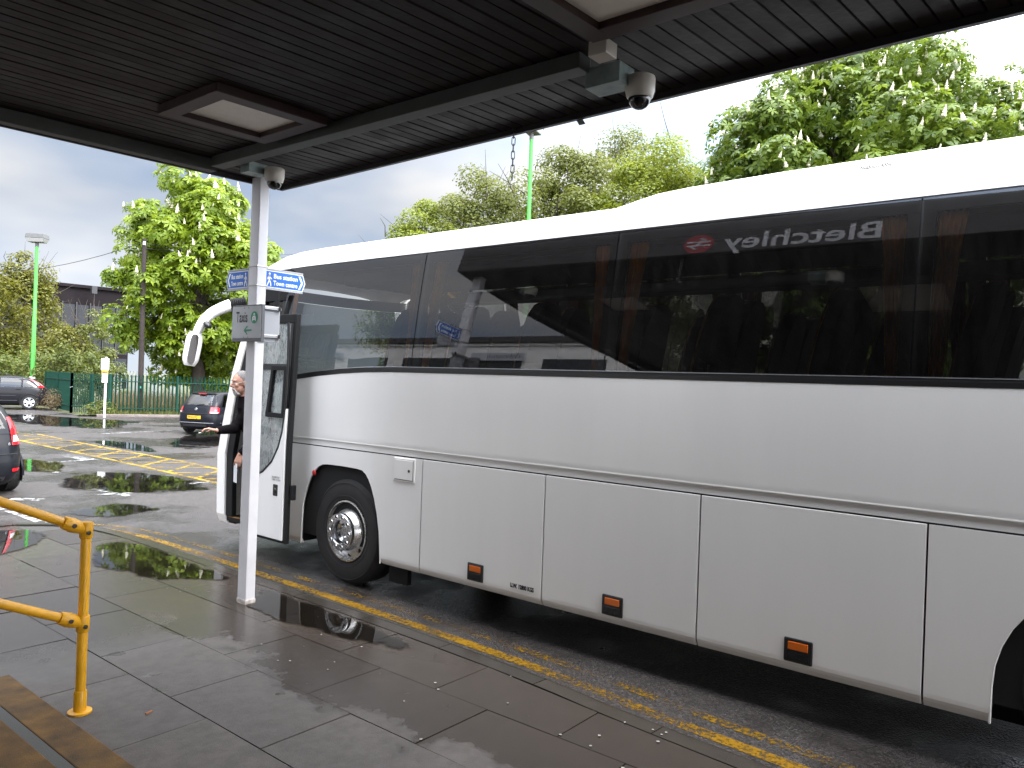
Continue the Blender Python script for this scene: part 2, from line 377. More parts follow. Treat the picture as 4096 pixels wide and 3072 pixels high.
# standing rain water: see-through dark film with Fresnel reflection, ragged edge
m_pud = bpy.data.materials.new('puddle_water'); m_pud.use_nodes = True; t = m_pud.node_tree; lk = t.links.new; t.nodes.clear()
o_ = t.nodes.new('ShaderNodeOutputMaterial'); tr0 = t.nodes.new('ShaderNodeBsdfTransparent'); tr1 = t.nodes.new('ShaderNodeBsdfTransparent'); tr1.inputs[0].default_value = (0.5, 0.5, 0.48, 1)
gl = t.nodes.new('ShaderNodeBsdfGlossy'); gl.inputs['Roughness'].default_value = 0.015; fr = t.nodes.new('ShaderNodeFresnel'); fr.inputs['IOR'].default_value = 1.42
ge = t.nodes.new('ShaderNodeNewGeometry'); at_ = t.nodes.new('ShaderNodeAttribute'); at_.attribute_name = 'e'
n = noise(t, lk, ge.outputs['Position'], 1.6, 5, 0.7); ad = t.nodes.new('ShaderNodeMath'); ad.operation = 'ADD'; lk(n, ad.inputs[0]); lk(at_.outputs['Fac'], ad.inputs[1])
f = mrange(t, lk, ad.outputs[0], 0.66, 0.76, 0.0, 1.0)
nb = noise(t, lk, ge.outputs['Position'], 7.0, 2, 0.5); bn = bumpn(t, lk, nb, 0.05, 0.004); lk(bn, gl.inputs['Normal'])
mxa = t.nodes.new('ShaderNodeMixShader'); lk(fr.outputs[0], mxa.inputs[0]); lk(tr1.outputs[0], mxa.inputs[1]); lk(gl.outputs[0], mxa.inputs[2])
mxb = t.nodes.new('ShaderNodeMixShader'); lk(f, mxb.inputs[0]); lk(tr0.outputs[0], mxb.inputs[1]); lk(mxa.outputs[0], mxb.inputs[2]); lk(mxb.outputs[0], o_.inputs['Surface'])

def puddle(pts, z):
    c = Vector((sum(p[0] for p in pts) / len(pts), sum(p[1] for p in pts) / len(pts), z))
    # resample outline smoothly
    n = len(pts); out = []
    for i in range(n):
        p0, p1, p2, p3 = [Vector((*pts[(i + k) % n], z)) for k in (-1, 0, 1, 2)]
        for s in range(5):
            u = s / 5; out.append(0.5 * ((2 * p1) + (p2 - p0) * u + (2 * p0 - 5 * p1 + 4 * p2 - p3) * u * u + (3 * p1 - p0 - 3 * p2 + p3) * u ** 3))
    rings = [(0.12, 0.6), (0.5, 0.45), (0.8, 0.25), (1.0, 0.0), (1.15, -0.35)]; vs = [c]; e = [0.6]; fs = []; m = len(out)
    for fr_, ev in rings:
        for p in out: vs.append(c + (p - c) * fr_); e.append(ev)
    for k in range(m): fs.append((0, 1 + k, 1 + (k + 1) % m))
    for r in range(len(rings) - 1):
        for k in range(m): fs.append((1 + r * m + k, 1 + (r + 1) * m + k, 1 + (r + 1) * m + (k + 1) % m, 1 + r * m + (k + 1) % m))
    me = bpy.data.meshes.new('puddle'); me.from_pydata([tuple(v) for v in vs], [], fs); a = me.attributes.new('e', 'FLOAT', 'POINT'); a.data.foreach_set('value', e)
    if me.polygons[0].normal.z < 0: me.flip_normals()
    return tag(link('puddle', me, m_pud), kind='structure')

# ------------------------------------------------------------------ ground, road, markings
m_earth = pm('earth_and_grass', (0.07, 0.075, 0.03), 0.95, var=0.45, vs=0.8, bump=0.6, bs=9)
poly_sheet('ground', [(-600, -600), (600, -600), (600, 600), (-600, 600)], -0.02, m_earth)['kind'] = 'structure'
gD = at(431, 1660, 33.6); gE = at(960, 1650, 36.6); fdir = (gE - gD); fdir.z = 0; fdir.normalize()
fnrm = Vector((fdir.y, -fdir.x, 0))          # towards the car park
far0 = Vector((gD.x, gD.y, 0)) + fnrm * 0.9 - fdir * 60; far1 = Vector((gD.x, gD.y, 0)) + fnrm * 0.9 + fdir * 60
poly_sheet('road', [(-60, -60), (120, -60), (far1.x, far1.y)] + [(p.x, p.y) for p in (Vector((gD.x, gD.y, 0)) + fnrm * 0.9 - fdir * 0.9, at(275, 1650, 33.9), at(215, 1640, 35.6), at(170, 1640, 38.2), at(-150, 1640, 40.0), at(-1200, 1640, 46.0))] + [(-60, 60)], 0.0, m_road)['kind'] = 'structure'

def strip(name, pts, w, mat, z=0.004, parent=None):
    pts = [Vector((p[0], p[1], z)) for p in pts]; l = []; r = []
    for i, p in enumerate(pts):
        d = (pts[min(i + 1, len(pts) - 1)] - pts[max(i - 1, 0)]); d.z = 0; d.normalize(); q = Vector((-d.y, d.x, 0)) * w / 2; l.append(p + q); r.append(p - q)
    off = OFFS.get(parent.name, Vector()) if parent else Vector()
    n = len(pts); me = bpy.data.meshes.new(name); me.from_pydata([tuple(v - off) for v in r + l], [], [(i, i + 1, n + i + 1, n + i) for i in range(n - 1)])
    return link(name, me, mat, parent)
def smooth_line(pts, k=8):
    out = []; P = [Vector((p[0], p[1], 0)) for p in pts]; P = [P[0] * 2 - P[1]] + P + [P[-1] * 2 - P[-2]]
    for i in range(1, len(P) - 2):
        p0, p1, p2, p3 = P[i - 1:i + 3]
        for s in range(k):
            u = s / k; out.append(0.5 * ((2 * p1) + (p2 - p0) * u + (2 * p0 - 5 * p1 + 4 * p2 - p3) * u * u + (3 * p1 - p0 - 3 * p2 + p3) * u ** 3))
    out.append(P[-2]); return out
kerb_line = smooth_line([(3.55, -4), (3.80, -0.5), (3.99, 2.1), (4.08, 2.91), (4.15, 4.28), (4.18, 6.41), (4.20, 8.7), (4.14, 9.55), (3.96, 10.10), (3.66, 10.42), (3.2, 10.58), (1.0, 10.62), (-5, 10.62)], 8)
def offs(line, d):
    o = []
    for i, p in enumerate(line):
        t_ = line[min(i + 1, len(line) - 1)] - line[max(i - 1, 0)]; t_.normalize(); o.append(p + Vector((t_.y, -t_.x, 0)) * d)
    return o
kpart = [p for p in kerb_line if p.x > 3.0 and p.y < 10.5]
strip('yellow_line', [p for p in offs(kpart, 0.31) if p.y > -3.9], 0.105, m_yel)['kind'] = 'structure'
strip('yellow_line', [p for p in offs(kpart, 0.52) if p.y > -3.9], 0.085, m_yel2)['kind'] = 'structure'
hz_ = []
strip('yellow_hatch_line', [(7.58, 11.5), (7.62, 13.2), (7.68, 15.2), (7.76, 17.7), (7.77, 20), (7.84, 23.5), (7.9, 26)], 0.11, m_yel3)['kind'] = 'structure'
strip('yellow_hatch_line', [(8.68, 12), (8.72, 15), (8.84, 16.3), (8.84, 18.5), (8.82, 20.9), (9.0, 25.6)], 0.11, m_yel3)['kind'] = 'structure'
for k in range(26):
    y = 12.75 + 1.165 * k
    strip('yellow_hatch_line', [(7.72, y), (8.80, y + 0.95)], 0.10, m_yel3, 0.006)['kind'] = 'structure'
    strip('yellow_hatch_line', [(7.72, y + 0.9), (8.80, y + 0.05)], 0.07, m_yel3, 0.0075)['kind'] = 'structure'
for a_, b_, w_ in [((5.66, 13.53), (5.75, 12.5), 0.12), ((3.95, 12.9), (3.96, 10.9), 0.14), ((4.3, 13.2), (4.62, 12.85), 0.2), ((6.5, 17.9), (7.3, 17.87), 0.14), ((6.02, 18.4), (6.01, 16.0), 0.13), ((5.4, 12.9), (5.95, 12.75), 0.1), ((7.1, 13.2), (7.6, 13.3), 0.12), ((10.6, 25.0), (13.2, 25.6), 0.12), ((11.5, 29.5), (15.5, 29.0), 0.14), ((7.3, 19.2), (7.4, 17.9), 0.3)]:
    strip('white_line', [a_, b_], w_, m_wht, 0.005)['kind'] = 'structure'
for a_, b_, w_ in [((10.2, 17.5), (12.2, 18.6), 0.11), ((11.0, 20.0), (13.6, 20.6), 0.12), ((9.6, 15.2), (11.6, 16.4), 0.11)]:
    strip('yellow_bay_line', [a_, b_], w_, m_yel3, 0.005)['kind'] = 'structure'
# puddles in the road and on the flags
for pts in [[(10.6, 37.5), (9.9, 33.0), (10.2, 28.9), (10.9, 27.2), (12.0, 26.6), (13.3, 28.3), (14.6, 30.4), (13.9, 32.4), (13.2, 34.2), (12.4, 36.6)],
            [(6.1, 15.9), (5.5, 14.9), (5.15, 14.0), (5.6, 12.9), (6.3, 12.3), (7.2, 12.2), (7.55, 13.2), (7.5, 14.6), (7.0, 15.6)],
            [(5.5, 18.2), (5.55, 16.6), (6.0, 15.9), (6.45, 16.5), (6.8, 17.9), (6.3, 18.8)],
            [(13.0, 24.2), (11.2, 22.0), (9.9, 19.6), (10.6, 18.9), (12.4, 20.4), (14.6, 22.0), (16.0, 24.4), (14.6, 25.2)],
            [(9.0, 12.6), (7.9, 11.4), (7.0, 10.6), (7.6, 9.9), (9.4, 10.8), (10.2, 12.2)],
            [(4.3, 11.6), (4.7, 10.8), (5.6, 11.0), (5.3, 11.9)], [(9.2, 22.6), (9.0, 19.4), (9.4, 18.6), (9.9, 20.6), (9.9, 22.6)]]:
    puddle(pts, 0.010)

# ------------------------------------------------------------------ pavement with flags and kerb stones
pav = thing('pavement', 'wet concrete flagstone pavement between the steps and the coach', 'pavement', kind='structure'); del pav['category']; del pav['label']
inner = offs(kerb_line, -0.165)
base = [(p.x, p.y) for p in inner] + [(-5, -4)]
poly_sheet('paving_bed', base, 0.098, m_joint, pav)
def kx(y):
    best = min(inner[:70], key=lambda p: abs(p.y - y)) if y < 9 else None
    c_ = [p for p in inner if p.x > 3.2]
    for a_, b_ in zip(c_, c_[1:]):
        if a_.y <= y <= b_.y: return a_.x + (b_.x - a_.x) * (y - a_.y) / max(1e-6, b_.y - a_.y)
    return 3.0
rows = [(-0.05, 0.53, 0.18), (0.53, 1.11, 0.55), (1.11, 1.69, 0.12), (1.69, 2.27, 0.19), (2.27, 2.85, 0.60), (2.85, 3.43, 0.07), (3.43, 3.99, 0.50)]
for ri, (x0, x1, ph) in enumerate(rows):
    y = ph - 0.93
    while y < 10.45:
        ya, yb = y + 0.004, min(y + 0.926, 10.44); y += 0.93
        if yb < 0.3 or yb - ya < 0.15: continue
        if x1 < 1.6 and ya < 4.6: continue
        g_ = 0.0028
        xa, xb0, xb1 = x0 + g_, x1 - g_, x1 - g_
        if ri == 6: xb0, xb1 = kx(ya) - g_, kx(yb) - g_
        elif yb > 9.6: xb0, xb1 = min(xb0, kx(ya) - g_), min(xb1, kx(yb) - g_)
        if xb1 - xa < 0.08: continue
        z = 0.12 + rnd.uniform(-0.002, 0.002); dz = [rnd.uniform(-0.0018, 0.0018) for _ in range(4)]
        q = [(xa, ya), (xb0, ya), (xb1, yb), (xa, yb)]
        mb = MB().add([(p[0], p[1], 0.099) for p in q] + [(p[0], p[1], z + d) for p, d in zip(q, dz)], [(4, 5, 6, 7), (0, 1, 5, 4), (1, 2, 6, 5), (2, 3, 7, 6), (3, 0, 4, 7)])
        o = mb.build('flagstone', m_slabpale if (y > 8.3 and rnd.random() < 0.6) else m_slab, pav)
kb = thing('kerb', '', '', kind='structure'); del kb['label']; del kb['category']
acc = [0.0]
for a_, b_ in zip(kerb_line, kerb_line[1:]): acc.append(acc[-1] + (b_ - a_).length)
def kpt(s, line):
    for i in range(len(acc) - 1):
        if acc[i + 1] >= s: u = (s - acc[i]) / (acc[i + 1] - acc[i]); return line[i].lerp(line[i + 1], u)
    return line[-1]
s = 2.4
while s < acc[-1] - 0.9:
    ln = 0.9 if s < 12.5 or s > 17 else 0.55
    n_ = 4; A = []; B = []
    for k in range(n_ + 1):
        q = s + 0.004 + (ln - 0.008) * k / n_; po, pi = kpt(q, kerb_line), kpt(q, inner); pi = pi + (po - pi) * 0.03
        A.append([Vector((po.x, po.y, -0.05)), Vector((po.x, po.y, 0.095)), po.lerp(pi, 0.14) + Vector((0, 0, 0.118)), po.lerp(pi, 0.3) + Vector((0, 0, 0.122)), pi + Vector((0, 0, 0.121)), pi + Vector((0, 0, -0.05))])
    mb = MB().grid(A); m_ = len(A[0]); mb.f += [tuple(range(m_)), tuple(range(n_ * m_, n_ * m_ + m_))]; mb.mi += [0, 0]
    mb.build('kerb_stone', m_kerb, kb); s += ln
# pale spots of old chewing gum trodden onto the flags
mb = MB()
for k in range(26):
    x, y = rnd.uniform(2.9, 3.92), rnd.uniform(1.5, 5.0); r = rnd.uniform(0.005, 0.010); z = 0.1245
    mb.add([(x + r * math.cos(a) * rnd.uniform(.7, 1.2), y + r * math.sin(a) * rnd.uniform(.7, 1.2), z) for a in [i * math.pi / 4 for i in range(8)]], [tuple(range(8))])
tag(mb.build('chewing_gum', pm('gum', (0.3, 0.29, 0.27), 0.7), pav), kind='stuff')
mb = MB(); mb.tube([(2.06, 4.18, 0.13), (2.10, 4.19, 0.131)], 0.006, 6); tag(mb.build('litter_stub', pm('litter', (0.35, 0.13, 0.06), 0.8), None), 'small brown cigarette stub lying on the dry flagstones', 'litter')
for pts in [[(3.74, 6.0), (3.55, 5.75), (3.5, 5.1), (3.62, 4.3), (3.78, 3.7), (3.93, 3.75), (3.98, 4.6), (4.0, 5.6), (3.96, 6.05)],
            [(4.02, 6.35), (3.7, 6.5), (3.35, 6.9), (3.2, 7.6), (3.4, 8.3), (3.8, 8.9), (4.03, 8.6), (4.02, 7.4)],
            [(2.5, 8.6), (2.4, 9.6), (3.1, 10.2), (3.6, 9.8), (3.2, 9.0)]]:
    puddle(pts, 0.1275)

# ------------------------------------------------------------------ entrance steps and yellow handrail
m_conc = pm('step_concrete', (0.10, 0.095, 0.09), 0.8, var=0.25, vs=5, bump=0.3, bs=120)
m_nose = pm('nosing_yellow', (0.105, 0.052, 0.008), 0.8, var=0.5, vs=7, bump=0.25, bs=150)
m_grip = pm('nosing_grip', (0.09, 0.09, 0.085), 0.85, bump=0.3, bs=200)
st = thing('entrance_steps', 'concrete entrance steps with worn yellow nosing in the bottom left corner', 'steps', (1.0, 2.0, 0.0))
MB().box(-3.0, 1.625, -3.0, 4.92, -0.02, 0.262).build('step', m_conc, st, bevel=0.01)
MB().box(-3.0, 1.285, -3.0, 4.92, 0.264, 0.402).build('step', m_conc, st, bevel=0.01)
for x1, z in ((1.625, 0.262), (1.285, 0.402)):
    MB().box(x1 - 0.17, x1 + 0.006, -3.0, 4.925, z - 0.05, z + 0.006).build('nosing', m_nose, st, bevel=0.006)
    MB().box(x1 - 0.235, x1 - 0.173, -3.0, 4.91, z - 0.01, z + 0.005).build('grip_strip', m_grip, st)
m_hr = pm('handrail_yellow', (0.78, 0.38, 0.010), 0.4, var=0.14, vs=6, bump=0.12, bs=90, rvar=0.12)
m_bolt = pm('bolt_dark', (0.05, 0.045, 0.04), 0.5, 0.6)
hr = thing('handrail', 'yellow tubular handrail sloping down to a post on the flagstones', 'handrail', (1.835, 4.476, 0.12))
px_, py_ = 1.835, 4.476
MB().tube([(px_, py_, 0.125), (px_, py_, 1.17), (px_, py_, 1.178)], [0.0265, 0.0265, 0.024], 20).build('post', m_hr, hr, smooth=True)
sl_ = 0.47
for z0 in (1.135, 0.615):
    MB().tube([(px_ - 0.05, py_ + 0.004, z0 + 0.05 * sl_), (px_ - 1.40, py_ + 0.004, z0 + 1.40 * sl_)], 0.0245, 18).build('rail', m_hr, hr, smooth=True)
    ft = MB(); ft.tube([(px_, py_, z0 - 0.045), (px_, py_, z0 - 0.04), (px_, py_, z0 + 0.04), (px_, py_, z0 + 0.045)], [0.030, 0.034, 0.034, 0.030], 20)
    d_ = Vector((-1, 0, sl_)).normalized(); c_ = Vector((px_, py_, z0))
    ft.tube([c_ + d_ * 0.02, c_ + d_ * 0.05, c_ + d_ * 0.085, c_ + d_ * 0.13, c_ + d_ * 0.135], [0.028, 0.036, 0.040, 0.034, 0.031], 18)
    fo = ft.build('clamp_fitting', m_hr, hr, smooth=50)
    for q in (c_ + Vector((0.0, -0.034, -0.012)), c_ + d_ * 0.085 + Vector((0, -0.039, 0))):
        MB().lathe([(0.0, 0.004), (0.004, 0.004), (0.0045, 0.0), (0.0115, 0.0), (0.012, 0.006), (0.0, 0.007)], q, (0, -1, 0), 12).build('grub_screw', m_bolt, fo)
MB().tube([(px_, py_, 0.12), (px_, py_, 0.13), (px_, py_, 0.134)], [0.062, 0.062, 0.055], 24).tube([(px_, py_, 0.13), (px_, py_, 0.235), (px_, py_, 0.245)], [0.033, 0.033, 0.028], 20).build('base_flange', m_hr, hr, smooth=True)
MB().tube([(px_ - 1.40, py_, 0.402), (px_ - 1.40, py_, 1.83)], 0.0265, 18).build('post', m_hr, hr, smooth=True)

# ------------------------------------------------------------------ canopy
SOF = 3.68
m_plank = pm('stained_plank', (0.014, 0.0082, 0.0072), 0.55, var=0.35, vs=3, bump=0.2, bs=30, rvar=0.1, spec=0.16)
m_plank2 = pm('stained_plank_dark', (0.011, 0.007, 0.0064), 0.55, var=0.35, vs=4, bump=0.2, bs=30, rvar=0.1, spec=0.16)
m_fascia = pm('fascia_brown', (0.014, 0.010, 0.010), 0.6, var=0.3, vs=5)
m_frame = pm('panel_frame_redbrown', (0.030, 0.011, 0.009), 0.55, var=0.3, vs=9)
m_trunk = pm('grey_trunking', (0.062, 0.067, 0.062), 0.6, 0.1, var=0.15, vs=6)
m_diff = pm('light_diffuser', (0.90, 0.86, 0.79), 0.5, var=0.03, vs=20)
cn = thing('canopy', 'dark brown plank-lined station canopy over the pavement', 'canopy', (1.0, 3.0, SOF))
SLP = -0.0866
def fx(y): return 3.775 + (3.90 - 3.775) * (y - 0.375) / (5.80 - 0.375)
def ey(x): return 5.80 + SLP * (x - 3.9)
c0 = ey(0)                 # intercept of the end edge at x = 0
c_ = c0 - 0.03; k = 0
pw = 0.088
while c_ > -4.2:
    a0, a1 = c_ - pw + 0.0025, c_ - 0.0025; P = []
    for cc in (a0, a1):
        xe = fx(cc + SLP * 3.85) - 0.03; P.append([(-2.7, cc + SLP * -2.7), (xe, cc + SLP * xe)])
    zz = SOF + rnd.uniform(-0.0025, 0.0025); e_ = 0.004
    q = [(P[0][0]), (P[0][1]), (P[1][1]), (P[1][0])]
    qi = [(q[0][0], q[0][1] + e_), (q[1][0], q[1][1] + e_), (q[2][0], q[2][1] - e_), (q[3][0], q[3][1] - e_)]
    MB().add([(*p, zz + 0.022) for p in q] + [(*p, zz + 0.008) for p in q] + [(*p, zz) for p in qi],
             [(0, 1, 2, 3), (0, 1, 5, 4), (1, 2, 6, 5), (2, 3, 7, 6), (3, 0, 4, 7), (4, 5, 9, 8), (6, 7, 11, 10), (5, 6, 10, 9), (7, 4, 8, 11), (8, 9, 10, 11)]).build('plank', m_plank if rnd.random() < 0.6 else m_plank2, cn)
    c_ -= pw; k += 1
FT = 3.98
MB().add([(-2.7, -14, SOF + 0.03), (fx(-14) - .03, -14, SOF + 0.03), (3.87, ey(3.87) - .03, SOF + 0.03), (-2.7, ey(-2.7) - .03, SOF + 0.03),
          (-2.7, -14, FT), (fx(-14) - .03, -14, FT), (3.87, ey(3.87) - .03, FT), (-2.7, ey(-2.7) - .03, FT)],
         [(0, 1, 2, 3), (4, 5, 6, 7), (0, 1, 5, 4), (1, 2, 6, 5), (2, 3, 7, 6), (3, 0, 4, 7)]).build('roof_deck', m_fascia, cn)
A_, B_ = Vector((fx(-14), -14, 0)), Vector((3.90, 5.80, 0)); C_ = Vector((-2.7, ey(-2.7), 0))
def board(p, q, th, z0, z1, name, mat):
    d = (q - p).normalized(); n_ = Vector((-d.y, d.x, 0)) * th
    return MB().add([p + UP * z0, q + UP * z0, q + n_ + UP * z0, p + n_ + UP * z0, p + UP * z1, q + UP * z1, q + n_ + UP * z1, p + n_ + UP * z1],
                    [(0, 3, 2, 1), (4, 5, 6, 7), (0, 1, 5, 4), (1, 2, 6, 5), (2, 3, 7, 6), (3, 0, 4, 7)]).build(name, mat, cn)
board(A_, B_, 0.028, SOF - 0.035, FT + 0.03, 'fascia_board', m_fascia)
board(B_ + Vector((-0.029, 0.002, 0)), C_, 0.028, SOF - 0.035, FT + 0.03, 'fascia_board', m_fascia)
# cable trunking under the soffit
MB().obox((0.45, 5.665 + 0.0866 * 1.45, SOF - 0.045), (2.67, 2.67 * SLP, 0), (-0.0866 * .045, 0.045, 0), (0, 0, 0.045)).build('trunking', m_trunk, cn, bevel=0.004)
MB().obox((3.118, 3.80, SOF - 0.04), (0.05, 0, 0), (-0.026, 1.66, 0), (0, 0, 0.04)).build('trunking', m_trunk, cn, bevel=0.004)
# ceiling light panels
def light_panel(xa, xb, ya, yb, sk, w):
    """inner opening xa..xb, ya..yb; frame width w; skew sk"""
    def pt(x, y, z): return Vector((x, y + sk * (x - xa), z))
    zf = SOF - 0.055
    fr = MB()
    for (x0, x1, y0, y1) in ((xa - w, xb + w, ya - w, ya), (xa - w, xb + w, yb, yb + w), (xa - w, xa, ya, yb), (xb, xb + w, ya, yb)):
        fr.add([pt(x0, y0, zf), pt(x1, y0, zf), pt(x1, y1, zf), pt(x0, y1, zf), pt(x0, y0, SOF), pt(x1, y0, SOF), pt(x1, y1, SOF), pt(x0, y1, SOF)], [(0, 3, 2, 1), (4, 5, 6, 7), (0, 1, 5, 4), (1, 2, 6, 5), (2, 3, 7, 6), (3, 0, 4, 7)])
    p = MB().add([pt(xa, ya, SOF - .02), pt(xb, ya, SOF - .02), pt(xb, yb, SOF - .02), pt(xa, yb, SOF - .02)], [(0, 3, 2, 1)]).build('light_panel', m_diff, cn)
    fr.build('panel_frame', m_frame, p, bevel=0.004)
light_panel(2.37, 2.895, 4.14, 4.63, -0.08, 0.10)
light_panel(2.02, 2.86, 1.25, 1.93, -0.06, 0.10)

# dome cameras
m_cctv = pm('camera_white', (0.62, 0.58, 0.52), 0.4); m_dome = glassmat('camera_dome', (0.10, 0.10, 0.11), 1.6); m_galv = pm('galvanised_box', (0.26, 0.32, 0.31), 0.45, 0.5, var=0.2, vs=12)
def dome_camera(c, sc, label, boxc, boxs, jb):
    c = Vector(c); o = thing('security_camera', label, 'camera', c)
    MB().lathe([(0, .060), (.072, .060), (.075, .05), (.074, -.005), (.066, -.035), (.058, -.045), (0, -.045)], c, (0, 0, 1), 32).build('housing', m_cctv, o, smooth=True)
    MB().lathe([(.056 * math.cos(a), -.044 - .055 * math.sin(a)) for a in [i * math.pi / 16 for i in range(9)]], c, (0, 0, 1), 28).build('dome', m_dome, o, smooth=True)
    MB().ellipsoid(c + Vector((0, 0, -.062)), .03, .03, .028, 12, 8).build('lens', pm('lens_black', (.02, .02, .022), .15), o, smooth=True)
    MB().box(boxc[0] - boxs[0], boxc[0] + boxs[0], boxc[1] - boxs[1], boxc[1] + boxs[1], boxc[2] - boxs[2], boxc[2] + boxs[2]).build('mounting_box', m_galv, o, bevel=.003)
    if jb: MB().box(*jb).build('junction_box', m_cctv, o, bevel=.004)
dome_camera((3.33, 1.93, 3.52), 1, 'white dome camera on a galvanised box near the large ceiling light', (3.25, 2.06, 3.575), (.07, .10, .05), (3.02, 3.12, 1.94, 2.04, 3.60, 3.672))
dome_camera((3.37, 5.12, 3.55), 1, 'white dome camera under the canopy corner above the white post', (3.27, 5.24, 3.60), (.08, .06, .04), None)
# chain hanging from the soffit edge
ch = thing('hanging_chain', 'short dark chain hanging below the canopy edge by the green lamp', 'chain', (3.80, 3.12, SOF))
def chain_link(c, rotz):
    pts = [];
    for i in range(16):
        a = 2 * math.pi * i / 16; u = 0.011 * math.cos(a); v = 0.014 * math.sin(a) + (0.014 if math.sin(a) > 0 else -0.014)
        pts.append(Vector(c) + Vector((u * math.cos(rotz), u * math.sin(rotz), v)))
    return pts
MB().tube([(3.80, 3.12, SOF), (3.80, 3.12, SOF - 0.015)], 0.012, 8).build('hook', m_bolt, ch)
for i in range(7):
    MB().tube(chain_link((3.80, 3.12, SOF - 0.04 - 0.045 * i), i * math.pi / 2 + 0.5) + [chain_link((3.80, 3.12, SOF - 0.04 - 0.045 * i), i * math.pi / 2 + 0.5)[0]], 0.003, 6).build('chain_link', pm('chain_steel', (.06, .06, .065), .45, .8), ch, smooth=True)

# canopy post
m_post = pm('post_white', (0.66, 0.65, 0.67), 0.42, var=0.07, vs=4, bump=0.05, bs=60, rvar=0.1)
po = thing('canopy_post', 'white square steel post holding up the canopy corner', 'post', (3.62, 5.69, 0.12))
MB().box(3.575, 3.665, 5.63, 5.755, 0.11, SOF - 0.002).build('shaft', m_post, po, bevel=0.008, seg=3)
MB().box(3.571, 3.669, 5.626, 5.759, 0.112, 0.16).build('rust_foot', pm('post_foot', (0.52, 0.47, 0.43), 0.7, var=0.45, vs=22), po, bevel=0.006)
for z in (2.935, 2.775): 
    MB().box(3.571, 3.669, 5.626, 5.759, z - 0.006, z + 0.006).build('clamp_band', pm('band_steel', (.45, .45, .46), .35, .9), po, bevel=.002)

# blue pedestrian finger signs
m_blue = pm('sign_blue', (0.008, 0.105, 0.42), 0.35); m_wp = pm('sign_white', (0.78, 0.78, 0.78), 0.4); m_grey = pm('sign_grey_metal', (0.34, 0.35, 0.37), 0.45, 0.2)
def finger_sign(o, u, nrm, flip, length, label):
    """o: inner bottom corner; u: along the finger; nrm: towards the reader"""
    o, u, nrm = Vector(o), Vector(u), Vector(nrm); h = 0.155; v = UP
    t_ = thing('direction_sign', label, 'sign', o)
    pts = [(0, 0), (length - 0.03, 0), (length, h / 2), (length - 0.03, h), (0, h)]
    MB().prism(pts, o, u, v, -nrm * 0.012).build('backing', m_grey, t_)
    for (zz, k_) in ((-0.012, 1), (h + 0.001, 1)):
        MB().prism([(0.0, zz), (length - 0.03, zz), (length - 0.03, zz + 0.011), (0.0, zz + 0.011)], o + nrm * 0.004, u, v, -nrm * 0.022).build('edge_rail', m_grey, t_)
    b_ = 0.006
    MB().add([o + u * x + v * y + nrm * 0.0015 for x, y in [(b_, b_), (length - 0.032, b_), (length - 0.006, h / 2), (length - 0.032, h - b_), (b_, h - b_)]], [(0, 1, 2, 3, 4)]).build('white_border', m_wp, t_)
    b_ = 0.012
    MB().add([o + u * x + v * y + nrm * 0.003 for x, y in [(b_, b_), (length - 0.036, b_), (length - 0.014, h / 2), (length - 0.036, h - b_), (b_, h - b_)]], [(0, 1, 2, 3, 4)]).build('blue_face', m_blue, t_)
    f = nrm * 0.0045
    # chevron
    MB().add([o + u * x + v * y + f for x, y in [(length - 0.078, 0.02), (length - 0.058, 0.02), (length - 0.03, h / 2), (length - 0.058, h - 0.02), (length - 0.078, h - 0.02), (length - 0.050, h / 2)]], [(0, 1, 2, 5), (5, 2, 3, 4)]).build('chevron', m_wp, t_)
    # walking figure
    w = MB(); o2 = o + u * 0.042 + f; q = []
    def seg(a, b, r): 
        a, b = Vector((*a, 0)), Vector((*b, 0)); d = (b - a).normalized(); n_ = Vector((-d.y, d.x, 0)) * r
        w.add([o2 + u * p.x + v * p.y for p in (a - n_, b - n_, b + n_, a + n_)], [(0, 1, 2, 3)])
    w.add([o2 + u * (0.002 + 0.009 * math.cos(a)) + v * (0.122 + 0.009 * math.sin(a)) for a in [i * math.pi / 5 for i in range(10)]], [tuple(range(10))])
    seg((0, .110), (0, .066), .008); seg((0, .070), (.014, .042), .0055); seg((.014, .042), (.016, .016), .0045); seg((0, .070), (-.010, .044), .0055); seg((-.010, .044), (-.020, .018), .0045)
    seg((0, .106), (.015, .085), .004); seg((.015, .085), (.024, .078), .0035); seg((0, .106), (-.014, .086), .004); seg((-.014, .086), (-.014, .072), .0035)
    w.build('pictogram', m_wp, t_)
    if not flip: o3, uu, al = o + u * 0.082, u, 'LEFT'
    else: o3, uu, al = o + u * (length - 0.088), -u, 'LEFT'
    wd = length - 0.17
    for i, s_ in enumerate(('Bus station', 'Town centre')):
        me = text_mesh(s_, 0.054); wmax = max(p.co.x for p in me.vertices); bpy.data.meshes.remove(me)
        lettering(s_, 0.054, o3 + v * (0.088 - 0.058 * i) + f, uu, v, m_wp, t_, bold=0.0012, sx=wd / wmax)
finger_sign((3.675, 5.672, 2.768), (1, 0, 0), (0, -1, 0), False, 0.41, 'blue Bus station sign pointing right, beside the white post')
finger_sign((3.585, 5.765, 2.756), (0, 1, 0), (-1, 0, 0), True, 0.35, 'blue Bus station sign pointing left, against the chestnut tree')

